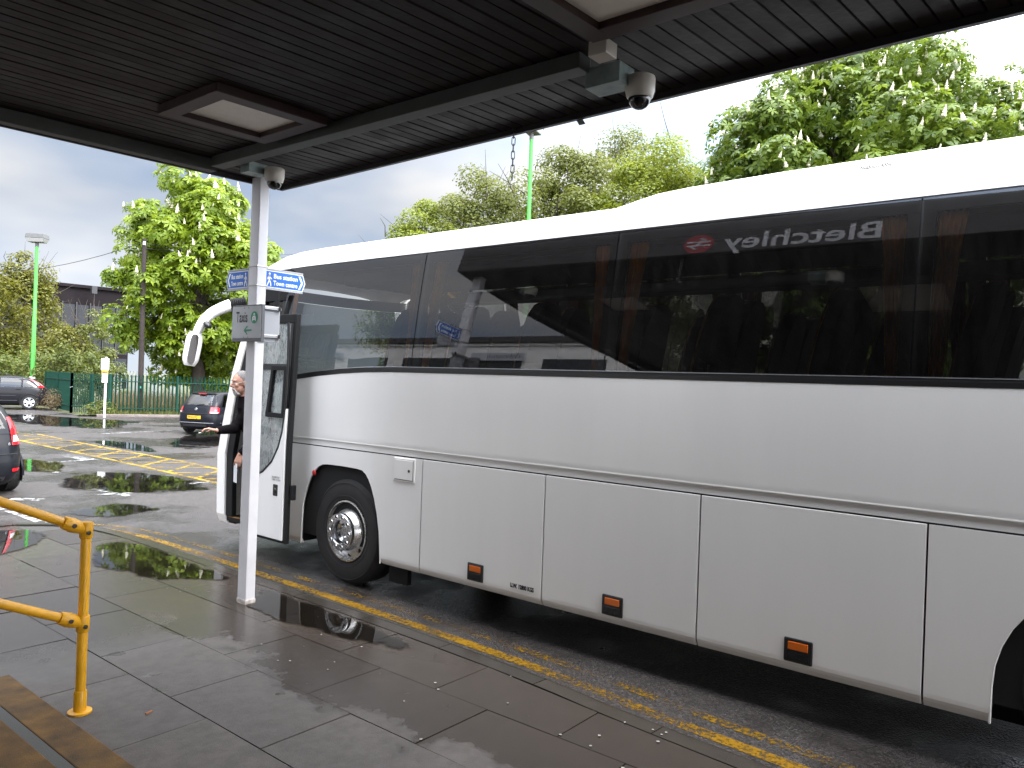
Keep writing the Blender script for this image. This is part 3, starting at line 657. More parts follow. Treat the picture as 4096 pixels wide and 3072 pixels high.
# taxis sign
m_sil = pm('sign_silver', (0.42, 0.43, 0.44), 0.38, 0.15, var=0.05, vs=4); m_dk = pm('sign_dark_edge', (0.13, 0.13, 0.14), 0.5); m_blk = pm('sign_black_print', (0.03, 0.03, 0.033), 0.6); m_grn = pm('sign_green', (0.02, 0.25, 0.13), 0.5)
tx = thing('taxi_sign', 'silver Taxis sign with a green arrow on the white post', 'sign', (3.52, 5.68, 2.3)); X = 3.52
MB().box(X, X + 0.03, 5.455, 5.888, 2.302, 2.604).build('sign_case', m_dk, tx, bevel=.003)
MB().box(X - 0.003, X - 0.001, 5.460, 5.883, 2.330, 2.592).build('sign_face', m_sil, tx)
f = X - 0.0045
lettering('Taxis', 0.125, (f, 5.822, 2.463), (0, -1, 0), (0, 0, 1), m_blk, tx, sx=0.64, bold=0.0018)
cyc, czc = 5.555, 2.498
MB().add([(f, cyc + 0.050 * math.cos(a), czc + 0.050 * math.sin(a)) for a in [i * math.pi / 16 for i in range(32)]], [tuple(range(32))]).build('taxi_badge', m_grn, tx)
g = MB()
def rc(y0, y1, z0, z1, ff=f - .0015): g.add([(ff, cyc - y0, czc + z0), (ff, cyc - y1, czc + z0), (ff, cyc - y1, czc + z1), (ff, cyc - y0, czc + z1)], [(0, 1, 2, 3)])
def tz(pts, ff=f - .0015): g.add([(ff, cyc - y, czc + z) for y, z in pts], [tuple(range(len(pts)))])
tz([(-.024, -.012), (.024, -.012), (.026, .004), (.016, .008), (.012, .026), (-.012, .026), (-.016, .008), (-.026, .004)]); rc(-.008, .008, .027, .034); rc(-.027, -.018, -.03, -.010); rc(.018, .027, -.03, -.010); rc(-.02, .02, -.022, -.014)
g.build('taxi_pictogram', m_wp, tx)
g = MB(); tz([(-.010, .012), (.010, .012), (.008, .022), (-.008, .022)], f - .003); rc(-.004, .004, -.010, .002, f - .003)
g.build('taxi_windscreen', m_grn, tx)
g = MB(); cyc, czc = 5.64, 2.395
tz([(-.062, .0), (-.012, .038), (-.006, .03), (-.040, .006)]); tz([(-.062, .0), (-.040, -.006), (-.006, -.03), (-.012, -.038)]); tz([(-.050, .0065), (-.050, -.0065), (.055, -.0065), (.055, .0065)], f - .002)
g.build('arrow', m_grn, tx)
for yy in (5.70, 5.64):
    for zz in (2.578, 2.338): MB().lathe([(0, .003), (.004, .002), (.0045, 0)], (X - .003, yy, zz), (-1, 0, 0), 8).build('rivet', m_bolt, tx)
bk = thing('notice_sign', 'plain grey back of a sign panel bracketed right of the Taxis sign', 'sign', (3.63, 5.6, 2.3))
MB().box(3.60, 3.80, 5.618, 5.628, 2.306, 2.612).build('panel', m_grey, bk, bevel=.003)
for z in (2.580, 2.345):
    MB().box(3.555, 3.80, 5.596, 5.617, z, z + .024).build('bracket_bar', pm('bracket_alu', (.6, .6, .6), .35, .7), bk, bevel=.002)
    MB().box(3.77, 3.79, 5.586, 5.594, z - .004, z + .028).build('clip', m_bolt, bk)

# ------------------------------------------------------------------ station sign on the canopy front and station building behind the viewer
ss = thing('station_sign', 'white Bletchley lettering and red arrow emblem on the canopy front', 'sign', (3.93, 2.3, 3.75))
m_lw = pm('letter_white', (0.33, 0.33, 0.34), 0.6); m_red = pm('emblem_red', (0.20, 0.012, 0.015), 0.55)
def fxx(y): return fx(y) + 0.004
du = (B_ - A_).normalized()
me = text_mesh('Bletchley', 0.24); wmax = max(p.co.x for p in me.vertices); bpy.data.meshes.remove(me)
lettering('Bletchley', 0.24, Vector((fxx(1.47), 1.47, 3.675)), du, UP, m_lw, ss, sx=1.27 / wmax, bold=0.004)
cc = Vector((fxx(2.98), 2.98, 3.755)); 
MB().add([cc + du * 0.14 * math.cos(a) + UP * 0.105 * math.sin(a) for a in [i * math.pi / 20 for i in range(40)]], [tuple(range(40))]).build('emblem_disc', m_red, ss)
g = MB(); nf = Vector((0.003, 0, 0))
def pl(pts): g.add([cc + nf + du * x + UP * z for x, z in pts], [tuple(range(len(pts)))])
for s_ in (1, -1):
    pl([(-.11, .012 * s_), (.11, .012 * s_), (.11, .030 * s_), (-.11, .030 * s_)])
pl([(-.075, .030), (-.045, .030), (.0, .066), (-.035, .066)]); pl([(.045, -.030), (.075, -.030), (.035, -.066), (.0, -.066)]); pl([(-.03, .012), (.0, .012), (.03, -.012), (.0, -.012)])
pl([(.0, .030), (.03, .030), (.06, .012), (.03, .012)]); pl([(-.06, -.012), (-.03, -.012), (.0, -.030), (-.03, -.030)])
g.build('double_arrow', m_lw, ss)
# ------------------------------------------------------------------ coach
m_cw = pm('coach_white', (0.82, 0.805, 0.785), 0.30, var=0.018, vs=3, coat=0.25, streak=True)
m_cblk = pm('coach_black_trim', (0.012, 0.012, 0.013), 0.35)
m_rub = pm('coach_rubber', (0.008, 0.008, 0.0085), 0.65, spec=0.25)
m_dark = pm('coach_underbody', (0.008, 0.008, 0.008), 0.9)
m_int = pm('coach_interior', (0.015, 0.015, 0.017), 0.9)
m_glass = glassmat('coach_glass', (0.68, 0.68, 0.66), 1.85, 0.0, (0.95, 0.94, 0.95), film=((0.30, 0.29, 0.28), 0.018, 9.0))
m_glassf = glassmat('coach_glass_far', (0.055, 0.055, 0.05), 1.5)
m_glassd = glassmat('door_glass', (0.62, 0.68, 0.66), 1.6, 0.0, film=((0.62, 0.66, 0.65), 0.55, 60.0))  # pale film colour stands in for whitish reflections, with rain drops
m_glassc = glassmat('clear_glass', (0.22, 0.24, 0.235), 1.5)
coach = thing('coach', 'long white touring coach with dark tinted windows standing at the kerb', 'coach', (6.1, 2.3, 0.0))
CXM = 6.10
def sxz(z):
    if z < 0.37: u = (0.37 - z) / 0.07; return 4.832 + 0.03 * u * u
    if z < 2.14: return 4.832
    s = min(1.0, (z - 2.14) / 1.08); return 4.834 + 1.08 * (0.105 * s + 0.0425 * s * s)
def side_slab(y0, y1, zs, th=0.02, push=0.0, ny=2, mir=False):
    P = []
    for i in range(ny):
        y = y0 + (y1 - y0) * i / (ny - 1); P.append([Vector((sxz(z) + push if not mir else 2 * CXM - sxz(z) - push, y, z)) for z in zs])
    return MB().shell(P, (th if not mir else -th, 0, 0))
lowz = [0.30, 0.315, 0.335, 0.355, 0.38, 0.8, 1.314, 1.324]
GAP = 0.006
# luggage locker doors along the skirt
for y0, y1 in ((3.522, 4.885), (2.219, 3.522), (0.848, 2.219)):
    o = side_slab(y0 + GAP, y1 - GAP, lowz).build('locker_door', m_cw, coach, bevel=0.003)
# marker lamps let into the doors
for yc in (4.212, 2.876, 1.538):
    lp = MB().box(4.822, 4.84, yc - 0.088, yc + 0.088, 0.363, 0.512).build('marker_lamp', m_cblk, coach, bevel=0.012)
    MB().box(4.819, 4.83, yc - 0.062, yc + 0.062, 0.442, 0.492).build('amber_lens', pm('amber_lens', (0.62, 0.13, 0.01), 0.25, coat=0.5), lp, bevel=0.003)
    MB().box(4.8195, 4.83, yc - 0.07, yc + 0.07, 0.376, 0.43).build('black_lens', pm('black_lens', (0.01, 0.01, 0.011), 0.2), lp, bevel=0.004)
# skirt panels cut round the wheel arches
def arch_panel(y0, y1, arch, zs, name):
    """arch: list of (y, z) of the cut-out from low y to high y; the panel is split into bays so each one is a plain quad strip"""
    ys = [y0]
    a = sorted(arch)
    def zl(y):
        if y <= a[0][0] or y >= a[-1][0]: return 0.30
        for (ya, za), (yb, zb) in zip(a, a[1:]):
            if ya <= y <= yb: return za + (zb - za) * (y - ya) / max(1e-6, yb - ya)
    ys = sorted(set([y0, y1] + [min(max(p[0], y0), y1) for p in a] + [p[0] + (q[0] - p[0]) * k / 4 for p, q in zip(a, a[1:]) for k in range(4) if y0 < p[0] + (q[0] - p[0]) * k / 4 < y1]))
    P = []
    for y in ys:
        z0 = zl(y); row = []
        for z in zs:
            zz = max(z, z0 + 0.001 * zs.index(z)); row.append(Vector((sxz(zz), y, zz)))
        P.append(row)
    return MB().shell(P, (0.02, 0, 0)).build(name, m_cw, coach, bevel=0.005)
arch_f = [(5.407, 0.302), (5.418, 0.45), (5.433, 0.591), (5.47, 0.76), (5.516, 0.90), (5.56, 1.0), (5.604, 1.07), (5.65, 1.12), (5.707, 1.151), (5.8, 1.160), (6.0, 1.163), (6.25, 1.159), (6.32, 1.15), (6.381, 1.125), (6.45, 1.07), (6.508, 1.002), (6.56, 0.9), (6.60, 0.80), (6.628, 0.693), (6.636, 0.5), (6.639, 0.302)]
sh = -0.125 - 5.9 - 0.12
arch_r = sorted([(-0.115 + 0.635 * math.cos(a) * (1.0), 0.50 + 0.66 * math.sin(a)) for a in [i * math.pi / 18 for i in range(19)]] + [(-0.752, 0.302), (0.522, 0.302)])
arch_panel(4.885 + GAP, 7.19, arch_f, lowz, 'wheel_arch_panel')
arch_panel(-1.35 + GAP, 0.848 - GAP, arch_r, lowz, 'wheel_arch_panel')
side_slab(-3.55, -1.35 - GAP, lowz).build('rear_skirt_panel', m_cw, coach, bevel=0.006)
for arch in (arch_f, arch_r):
    a = sorted(arch); pts = [Vector((4.832 + 0.006, y, z)) for y, z in a]
    MB().tube(pts, 0.007, 8).build('arch_lip', m_cw, coach, smooth=60)
    w = MB(); yc = (a[0][0] + a[-1][0]) / 2; ring = []
    P = [[Vector((x, yc + (y - yc) * 1.02, z + 0.01)) for y, z in a] for x in (4.85, 5.45)]
    w.grid(P); w.add([Vector((5.45, y, z)) for y, z in a], [tuple(range(len(a)))]); w.build('wheel_well', m_dark, coach)
# fuel flap, text, groove, belt
fl = MB().box(4.822, 4.84, 4.972, 5.254, 1.098, 1.318).build('filler_flap', m_cw, coach, bevel=0.012)
MB().box(4.8195, 4.83, 4.998, 5.228, 1.122, 1.298).build('flap_door', m_cw, fl, bevel=0.003)
for z_, y_ in ((0, 0),): MB().lathe([(0, .006), (.012, .005), (.014, 0)], (4.8195, 5.045, 1.205), (-1, 0, 0), 14).build('flap_lock', m_bolt, fl)
MB().box(4.8203, 4.826, 4.992, 5.234, 1.116, 1.120).box(4.8203, 4.826, 4.992, 4.996, 1.12, 1.30).build('flap_seam', m_dark, fl)
MB().box(4.875, 7.34, -3.5, 6.95, 0.40, 1.395).build('body_core', m_dark, coach)
side_slab(-3.55, 7.19, [1.336, 1.346, 1.36, 1.388, 1.398], 0.02, 0.008).build('belt_rail', m_cw, coach)
side_slab(-3.55, 7.19, [1.397, 1.404], 0.01, -0.0025).build('belt_bead', m_cw, coach)
side_slab(-3.55, 7.19, [1.322, 1.336], 0.02, 0.014).build('groove', m_dark, coach)
def ztop(y):
    if y < 5.3: return 2.100
    u = (y - 5.3) / (7.19 - 5.3); return 2.100 - 0.155 * u ** 1.9
P = []
for i in range(30):
    y = -3.55 + (7.19 + 3.55) * i / 29; zt = ztop(y); P.append([Vector((sxz(z), y, z)) for z in (1.398, 1.404, 1.45, 1.6, 1.8, zt - 0.03, zt - 0.006, zt)])
    P[-1][0].x += 0.001
MB().shell(P, (0.02, 0, 0)).build('side_panel', m_cw, coach, smooth=50)
P = []
for i in range(30):
    y = -3.55 + (7.19 + 3.55) * i / 29; zt = ztop(y); P.append([Vector((sxz(z) - 0.002, y, z)) for z in (zt + 0.001, zt + 0.03, zt + 0.048)])
MB().shell(P, (0.02, 0, 0)).build('window_rubber', m_cblk, coach)
P = [[Vector((sxz(z) - 0.005, p[0].y, z)) for z in (p[2].z + .0, p[2].z + 0.006)] for p in P]
MB().shell(P, (0.008, 0, 0)).build('window_trim', pm('bright_trim', (.35, .36, .38), .3, .7), coach)
# side windows: individual bonded panes with black frit behind the joints
DIV = [7.19, 5.085, 3.025, 0.966, -1.1, -3.45]
zg = [0.0, 0.1, 0.2, 0.3, 0.4, 0.5, 0.6, 0.7, 0.8, 0.9, 1.0]
for a, b_ in zip(DIV, DIV[1:]):
    P = []; ny = 14
    for i in range(ny):
        y = b_ + 0.005 + (a - b_ - 0.01) * i / (ny - 1); z0 = ztop(y) + 0.052; z1 = 3.212
        P.append([Vector((sxz(z0 + (z1 - z0) * s), y, z0 + (z1 - z0) * s)) for s in zg])
    MB().grid(P).build('side_window', m_glass, coach, smooth=60)
for d in DIV:
    P = [[Vector((sxz(z) + 0.02, y, z)) for z in [2.0 + 1.22 * s for s in zg]] for y in (d - 0.075, d + 0.075)]
    MB().shell(P, (0.03, 0, 0)).build('window_pillar', m_cblk, coach)
P = [[Vector((sxz(z) + 0.018, y, z)) for z in (3.13, 3.21)] for y in (-3.5, 7.19)]
MB().shell(P, (0.03, 0, 0)).build('window_header', m_cblk, coach)
side_slab(-3.5, 7.19, [3.213, 3.222], 0.02, 0.004).build('cantrail_seal', m_cblk, coach)
# roof
half = [(4.993, 3.223), (4.998, 3.27), (5.012, 3.33), (5.05, 3.385), (5.12, 3.43), (5.25, 3.462), (5.5, 3.485), (5.8, 3.495), (6.10, 3.50)]
sec = half + [(2 * CXM - x, z) for x, z in reversed(half[:-1])]
P = []
for y, dz, q in [(-3.6, -0.06, 0.985), (-3.4, -0.01, 1), (-2, 0, 1), (0, 0, 1), (2, 0, 1), (4, 0, 1), (6, 0, 1), (6.8, -0.004, 1), (7.2, -0.018, 1), (7.5, -0.05, 0.998), (7.75, -0.105, 0.985), (7.92, -0.18, 0.965), (8.02, -0.27, 0.94), (8.06, -0.36, 0.92)]:
    P.append([Vector((CXM + (x - CXM) * q, y, max(z + dz * (0.3 + 0.7 * min(1, (z - 3.2) / 0.2)), 3.0) if y < 7.3 else z + dz)) for x, z in sec])
MB().grid(P).build('roof', m_cw, coach, smooth=50)
# roof air-conditioning pod
P = []
for y, h in [(3.22, 0.0), (3.05, 0.05), (2.86, 0.085), (2.6, 0.10), (1.9, 0.115), (1.0, 0.12), (-0.5, 0.12), (-0.75, 0.08), (-0.9, 0.0)]:
    zb = 3.43; P.append([Vector((x, y, z)) for x, z in [(5.18, zb), (5.21, zb + 0.02 + h * 0.55), (5.27, zb + 0.03 + h * 0.95), (5.40, zb + 0.04 + h * 1.15), (6.1, zb + 0.06 + h * 1.3), (6.8, zb + 0.04 + h * 1.15), (6.93, zb + 0.03 + h * 0.95), (7.02, zb)]])
MB().grid(P).build('air_conditioner', m_cw, coach, smooth=50)
m_prn = pm('print_dark', (0.004, 0.004, 0.005), 1.0, spec=0.0)
lettering('INGERSOLL-RAND', 0.036, (5.190, 1.375, 3.487), (0.0, -1, 0), (0.35, 0, 1), m_prn, coach, sx=0.66, bold=0.0014)
lettering('U.W. 12800 KGS', 0.047, (4.8295, 3.835, 0.392), (0, -1, 0), (0, 0, 1), m_prn, coach, sx=0.72, bold=0.0022)
# far side
zs = [0.30, 0.42, 1.0, 1.6, 2.10]
side_slab(-3.55, 8.1, zs, mir=True).build('offside_panel', m_cw, coach)
for a, b_ in zip([8.0, 6.6] + DIV[1:], [6.6] + DIV[1:]):
    P = [[Vector((2 * CXM - sxz(2.1 + 1.11 * s), y, 2.1 + 1.11 * s)) for s in zg] for y in (b_ + 0.004, a - 0.004)]
    MB().grid(P).build('offside_window', m_glassf, coach, smooth=60)
    P = [[Vector((2 * CXM - sxz(z) - 0.02, y, z)) for z in [2.0 + 1.22 * s for s in zg]] for y in (b_ - 0.06, b_ + 0.06)]
    MB().shell(P, (-0.03, 0, 0)).build('offside_pillar', m_cblk, coach)
# front: bumper panel, windscreen, header
def yside(z):
    T = [(0.30, 8.24), (0.42, 8.27), (1.1, 8.29), (1.37, 8.225), (2.37, 7.945), (2.9, 7.80), (3.2, 7.72)]
    for (a, ya), (b_, yb) in zip(T, T[1:]):
        if z <= b_: return ya + (yb - ya) * (max(z, a) - a) / (b_ - a)
    return T[-1][1]
def fpt(u, z):
    ins = sxz(z) - 4.832; x = 4.85 + ins + (2.5 - 2 * ins) * u; k = abs(2 * u - 1)
    return Vector((x, yside(z) + 0.30 * (1 - k ** 2.6), z))
us = [0, .02, .05, .1, .2, .35, .5, .65, .8, .9, .95, .98, 1]
MB().shell([[fpt(u, z) for z in (0.32, 0.45, 0.7, 1.0, 1.2, 1.38)] for u in us], (0, -0.04, 0)).build('front_panel', m_cw, coach, smooth=50)
MB().grid([[fpt(u, z) for z in (1.39, 1.6, 2.0, 2.4, 2.7, 2.95)] for u in us[1:-1]]).build('windscreen', m_glassc, coach, smooth=60)
MB().shell([[fpt(u, z) for z in (2.955, 3.0, 3.08)] for u in us], (0, -0.03, 0)).build('windscreen_header', m_cw, coach, smooth=50)
for u in (0.2, 0.8): 
    c = fpt(u, 0.62); MB().ellipsoid(c + Vector((0, -0.03, 0)), 0.14, 0.06, 0.10, 16, 10).build('headlamp', pm('headlamp', (.6, .62, .65), .1, .6), coach, smooth=True)
# nearside front pillar beside the door opening
PZ = [0.30, 0.40, 0.7, 1.1, 1.37, 1.7, 2.05, 2.37, 2.7, 2.95, 3.1]
wd = lambda z: 0.165 if z < 1.3 else 0.165 - 0.065 * (z - 1.3) / 1.3
MB().shell([[Vector((sxz(z), yside(z) + 0.015 - wd(z) * k, z)) for z in PZ] for k in (1, 0.5, 0.12, 0)], (0.05, 0, 0)).build('front_pillar', m_cw, coach, bevel=0.012, seg=3)
MB().shell([[Vector((sxz(z) + 0.02, yside(z) - wd(z) - 0.13 * k + 0.012, z)) for z in PZ] for k in (1, 0)], (0.06, 0, 0)).build('door_jamb', m_rub, coach, bevel=0.008)
MB().box(4.84, 4.86, 7.20, 7.27, 0.32, 2.95).build('door_jamb', m_rub, coach)
MB().box(4.94, 5.04, 7.17, 7.80, 2.86, 3.20).build('door_header', m_rub, coach)
MB().box(4.822, 4.84, 8.275, 8.30, 1.28, 1.345).build('side_repeater', m_bolt, coach, bevel=0.006)
# stepwell and saloon interior
MB().box(4.86, 5.9, 7.2, 8.1, 0.33, 0.375).build('entrance_step', m_rub, coach)
MB().box(4.855, 4.90, 7.25, 8.05, 0.3755, 0.383).build('step_edge', m_nose, coach)
MB().box(5.2, 5.9, 7.2, 8.1, 0.376, 0.66).build('entrance_step', m_int, coach)
MB().box(5.9, 7.3, 6.9, 8.1, 0.40, 1.15).build('driver_platform', m_int, coach)
MB().box(5.55, 7.25, 7.65, 8.15, 1.15, 1.42).build('dashboard', m_int, coach, bevel=0.03)
MB().box(4.88, 7.32, -3.5, 6.9, 1.40, 1.43).build('saloon_floor', m_int, coach)
MB().box(5.07, 5.42, -3.4, 6.4, 2.99, 3.11).build('luggage_rack', m_int, coach, bevel=0.03)
MB().box(6.78, 7.13, -3.4, 6.4, 2.99, 3.11).build('luggage_rack', m_int, coach, bevel=0.03)
MB().box(5.04, 7.16, -3.5, 7.6, 3.19, 3.205).build('ceiling_lining', m_int, coach)
MB().box(4.9, 7.3, -3.56, -3.5, 0.35, 3.3).build('rear_bulkhead', m_int, coach)
MB().shell([[Vector((CXM + (x - CXM), -3.58 - 0.12 * math.sin(v * math.pi), 0.35 + 2.95 * v)) for v in (0, .25, .5, .75, 1)] for x in (4.85, 5.4, 6.1, 6.8, 7.35)], (0, 0.02, 0)).build('rear_panel', m_cw, coach, smooth=True)
MB().box(4.86, 5.92, 7.12, 7.19, 0.35, 1.95).build('modesty_screen', m_int, coach, bevel=0.02)
# steering wheel and driver's partition
MB().lathe([(0.21 + 0.016 * math.cos(a), 0.016 * math.sin(a)) for a in [i * math.pi / 4 for i in range(8)]], (6.85, 7.45, 1.75), (0, -0.75, 0.65), 24, closed=True).build('steering_wheel', m_rub, coach, smooth=True)
# seats
m_seat = pm('seat_fabric', (0.014, 0.015, 0.022), 0.95, var=0.3, vs=30); m_pipe = pm('seat_piping', (0.28, 0.10, 0.03), 0.7)
def seat_mesh():
    P = []
    prof = [(0.0, 0.0, 0.215), (0.02, 0.28, 0.215), (0.07, 0.52, 0.20), (0.11, 0.68, 0.165), (0.13, 0.76, 0.11), (0.135, 0.785, 0.04)]
    for dy, z, w in prof: P.append([Vector((x * w, -dy, z)) for x in (-1, -.92, -.6, 0, .6, .92, 1)])
    mb = MB().shell(P, (0, -0.11, 0.0)); mb.box(-0.215, 0.215, -0.02, 0.46, -0.12, 0.0); return mb.mesh()
sm_ = seat_mesh(); pr = [(-.215, 0, 0), (-.215, -.02, .28), (-.2, -.07, .52), (-.165, -.11, .68), (-.11, -.13, .76), (-.04, -.136, .79), (.04, -.136, .79), (.11, -.13, .76), (.165, -.11, .68), (.2, -.07, .52), (.215, -.02, .28), (.215, 0, 0)]
pm_ = MB().tube(pr, 0.009, 6, False).mesh()
sm_.materials.append(m_seat); pm_.materials.append(m_pipe)
for yk in [5.6 - 0.80 * k for k in range(10)]:
    for xk in (5.18, 5.62, 6.58, 7.02):
        s_ = bpy.data.objects.new('passenger_seat', sm_); COL.objects.link(s_); s_.parent = coach; s_.location = Vector((xk, yk, 1.93)) - Vector((6.1, 2.3, 0)); s_.modifiers.new('b', 'BEVEL').width = 0.03
        p_ = bpy.data.objects.new('piping', pm_); COL.objects.link(p_); p_.parent = s_
m_cur = pm('curtain_orange', (0.92, 0.45, 0.06), 0.85, var=0.15, vs=10)
m_cur2 = pm('curtain_red', (0.26, 0.05, 0.025), 0.85)
def curtain(x, ytop0, ytop1, ybot0, ybot1, z0, z1, mat):
    P = []
    for i in range(25):
        u = i / 24; P.append([Vector((x + (sxz(z0 + (z1 - z0) * v) - 4.834) * (1 if x < CXM else -1) + 0.016 * math.sin(u * 9 * math.pi), ytop0 + (ytop1 - ytop0) * u + ((ybot0 + (ybot1 - ybot0) * u) - (ytop0 + (ytop1 - ytop0) * u)) * (1 - v) ** 0.8, z0 + (z1 - z0) * v)) for v in (0, .15, .3, .5, .7, .85, 1)])
    return MB().grid(P).build('curtain', mat, coach, smooth=True)
for d in (5.085, 3.025, 0.966, -1.1):
    curtain(4.90, d + 0.09, d + 0.235, d + 0.085, d + 0.15, 2.12, 3.13, m_cur); curtain(4.90, d - 0.235, d - 0.085, d - 0.15, d - 0.075, 2.12, 3.13, m_cur)
    curtain(7.29, d + 0.08, d + 0.24, d + 0.08, d + 0.16, 2.12, 3.1, m_cur2); curtain(7.29, d - 0.24, d - 0.08, d - 0.16, d - 0.08, 2.12, 3.1, m_cur2)
curtain(4.90, 7.05, 7.19, 7.10, 7.19, 2.05, 3.13, m_cur)
# open front door, swung out parallel to the side
dx = 4.575
def dpt(y, z): return Vector((dx + 0.035 * max(0, z - 1.3), y, z))
D0, D1, DZ0, DZ1 = 6.53, 7.28, 0.335, 2.66
door = MB()
ring = [(D0, DZ0), (D1, DZ0), (D1, DZ1), (D0 + 0.02, DZ1)]
cur = [(7.28, 0.955), (7.10, 0.975), (6.95, 1.035), (6.80, 1.15), (6.70, 1.30), (6.64, 1.46), (6.605, 1.66)]
low = [(D1, DZ0 + 0.03)] + cur + [(D0 + 0.055, 1.70), (D0 + 0.055, DZ0 + 0.03)]
dr = MB().prism([(p[0], p[1]) for p in low], (dx - 0.012, 0, 0), (0, 1, 0), (0, 0, 1), (0.035, 0, 0)).build('entrance_door', m_cw, coach, bevel=0.004)
f = MB()
P = [[dpt(y, z) for z in (DZ0, 0.8, 1.3, 1.8, 2.3, DZ1)] for y in (D0 + 0.008, D0 + 0.05)]; f.shell(P, (0.05, 0, 0))
f.shell([[dpt(y, z) for z in (DZ1 - 0.09, DZ1)] for y in (D0 + 0.051, D1)], (0.045, 0, 0)); f.shell([[dpt(y, z) for z in (DZ0, DZ0 + 0.028)] for y in (D0 + 0.051, D1)], (0.045, 0, 0))
f.shell([[dpt(y, z) for z in (DZ0, 0.8, 1.3, 1.8, 2.3, DZ1)] for y in (D1 - 0.045, D1 + 0.012)], (0.05, 0, 0))
f.build('door_frame', m_rub, dr, bevel=0.006)
f = MB(); f.tube([Vector((dx - 0.006, y, z)) for y, z in cur + [(6.592, 1.9), (6.585, 2.2), (6.60, 2.57)]], 0.014, 8); f.build('glass_seal', m_cblk, dr, smooth=60)
P = [[dpt(y, z) + Vector((0.012, 0, 0)) for z in (zl_, zl_ + (2.57 - zl_) * .25, zl_ + (2.57 - zl_) * .5, zl_ + (2.57 - zl_) * .75, 2.57)] for y, zl_ in cur + [(6.59, 1.75)]]
MB().grid(P).build('door_glass', m_glassd, dr, smooth=60)
# wide black band of the glass edge and the small framed window in it
def frame_rect(y0, y1, z0, z1, w, dpth, x_off, skew=0.0):
    m = MB()
    for (a, b_, c, d) in ((y0, y1, z0, z0 + w), (y0, y1, z1 - w, z1), (y0, y0 + w, z0 + w, z1 - w), (y1 - w, y1, z0 + w, z1 - w)):
        m.shell([[dpt(y + skew * (z0 - z) * (1 if y > (y0 + y1) / 2 else 0), z) + Vector((x_off, 0, 0)) for z in (c, d)] for y in (a, b_)], (dpth, 0, 0))
    return m
frame_rect(6.63, 6.95, 1.60, 2.13, 0.045, 0.05, -0.022, 0.10).build('sliding_window_frame', m_rub, dr, bevel=0.005)
MB().shell([[dpt(y, z) + Vector((0.002, 0, 0)) for z in (1.66, 2.57)] for y in (6.59, 6.632)], (0.012, 0, 0)).build('glass_band', m_cblk, dr)
MB().shell([[dpt(y, z) + Vector((0.001, 0, 0)) for z in (2.09, 2.15)] for y in (6.632, 7.24)], (0.012, 0, 0)).build('glass_band', m_cblk, dr)
lettering('IN EMERGENCY\nTURN TO OPEN', 0.026, (dx - 0.0135, 6.785, 0.985), (0, -1, 0), (0, 0, 1), m_prn, dr, sx=0.8)
hd = MB().box(dx - 0.016, dx + 0.01, 6.675, 6.765, 0.80, 0.925).build('emergency_handle', m_cblk, dr, bevel=0.012)
MB().lathe([(0, .012), (.02, .01), (.026, 0)], (dx - 0.016, 6.72, 0.862), (-1, 0, 0), 14).build('handle_knob', m_bolt, hd)
MB().box(4.60, 4.65, 6.485, 6.53, 0.78, 0.93).build('door_hinge', m_rub, coach, bevel=0.006)
MB().ellipsoid((4.825, 6.44, 1.05), 0.012, 0.03, 0.03, 12, 8).build('red_reflector', pm('red_reflector', (.4, .02, .02), .25), coach, smooth=True)
# wing mirror on its curved arm
mir = thing('_', '', ''); bpy.data.objects.remove(mir)
arm = [at(985, 1213, 9.0), at(930, 1218, 8.95), at(895, 1230, 8.9), at(850, 1250, 8.85), at(815, 1282, 8.82), at(795, 1315, 8.8), at(786, 1338, 8.8)]
arm_s = []
for i in range(len(arm) - 1):
    for k in range(4): arm_s.append(arm[i].lerp(arm[i + 1], k / 4))
arm_s.append(arm[-1])
for _ in range(2): arm_s = [arm_s[0]] + [(arm_s[i - 1] + arm_s[i] * 2 + arm_s[i + 1]) / 4 for i in range(1, len(arm_s) - 1)] + [arm_s[-1]]
n_ = len(arm_s)
ma = MB().tube(arm_s[5:], [0.072 - 0.022 * i / (n_ - 6) for i in range(n_ - 5)], 14).build('mirror_arm', m_cw, coach, smooth=60)
bel = arm_s[:6]; MB().tube([bel[0].lerp(bel[-1], k / 16) for k in range(17)], [0.070 + (0.010 if k % 2 else 0.0) for k in range(17)], 14).build('rubber_bellows', m_rub, ma, smooth=30)
t0, t1 = at(783, 1328, 8.8), at(757, 1462, 8.8); ax = (t1 - t0).normalized(); sd = (RT * 0.9 - ax * (RT * 0.9).dot(ax)).normalized(); nr = ax.cross(sd).normalized()
if nr.dot(-FW) < 0: nr = -nr
hm = MB(); P = []
for i in range(9):
    v = i / 8; w = 0.088 * (1 - abs(2 * v - 1) ** 5 * .35) ; dpt_ = 0.062 * (1 - abs(2 * v - 1) ** 5 * .4)
    c = t0.lerp(t1, v); r = []
    for k in range(16):
        a = 2 * math.pi * k / 16; ca, sa = math.cos(a), math.sin(a); r.append(c + sd * w * math.copysign(abs(ca) ** 0.5, ca) + nr * dpt_ * math.copysign(abs(sa) ** 0.6, sa))
    P.append(r + [r[0]])
hm.grid(P); hm.add(P[0][:-1], [tuple(range(16))]); hm.add(P[-1][:-1], [tuple(range(16))])
hm.build('mirror_housing', m_cw, ma, smooth=50)
MB().add([t0.lerp(t1, .5 + .43 * math.copysign(abs(math.sin(a)) ** .45, math.sin(a))) + sd * (.034 + .046 * math.copysign(abs(math.cos(a)) ** .45, math.cos(a))) + nr * 0.068 for a in [i * math.pi / 16 for i in range(32)]], [tuple(range(32))]).build('mirror_glass', pm('mirror_face', (.5, .5, .52), .03, 1.0), ma)
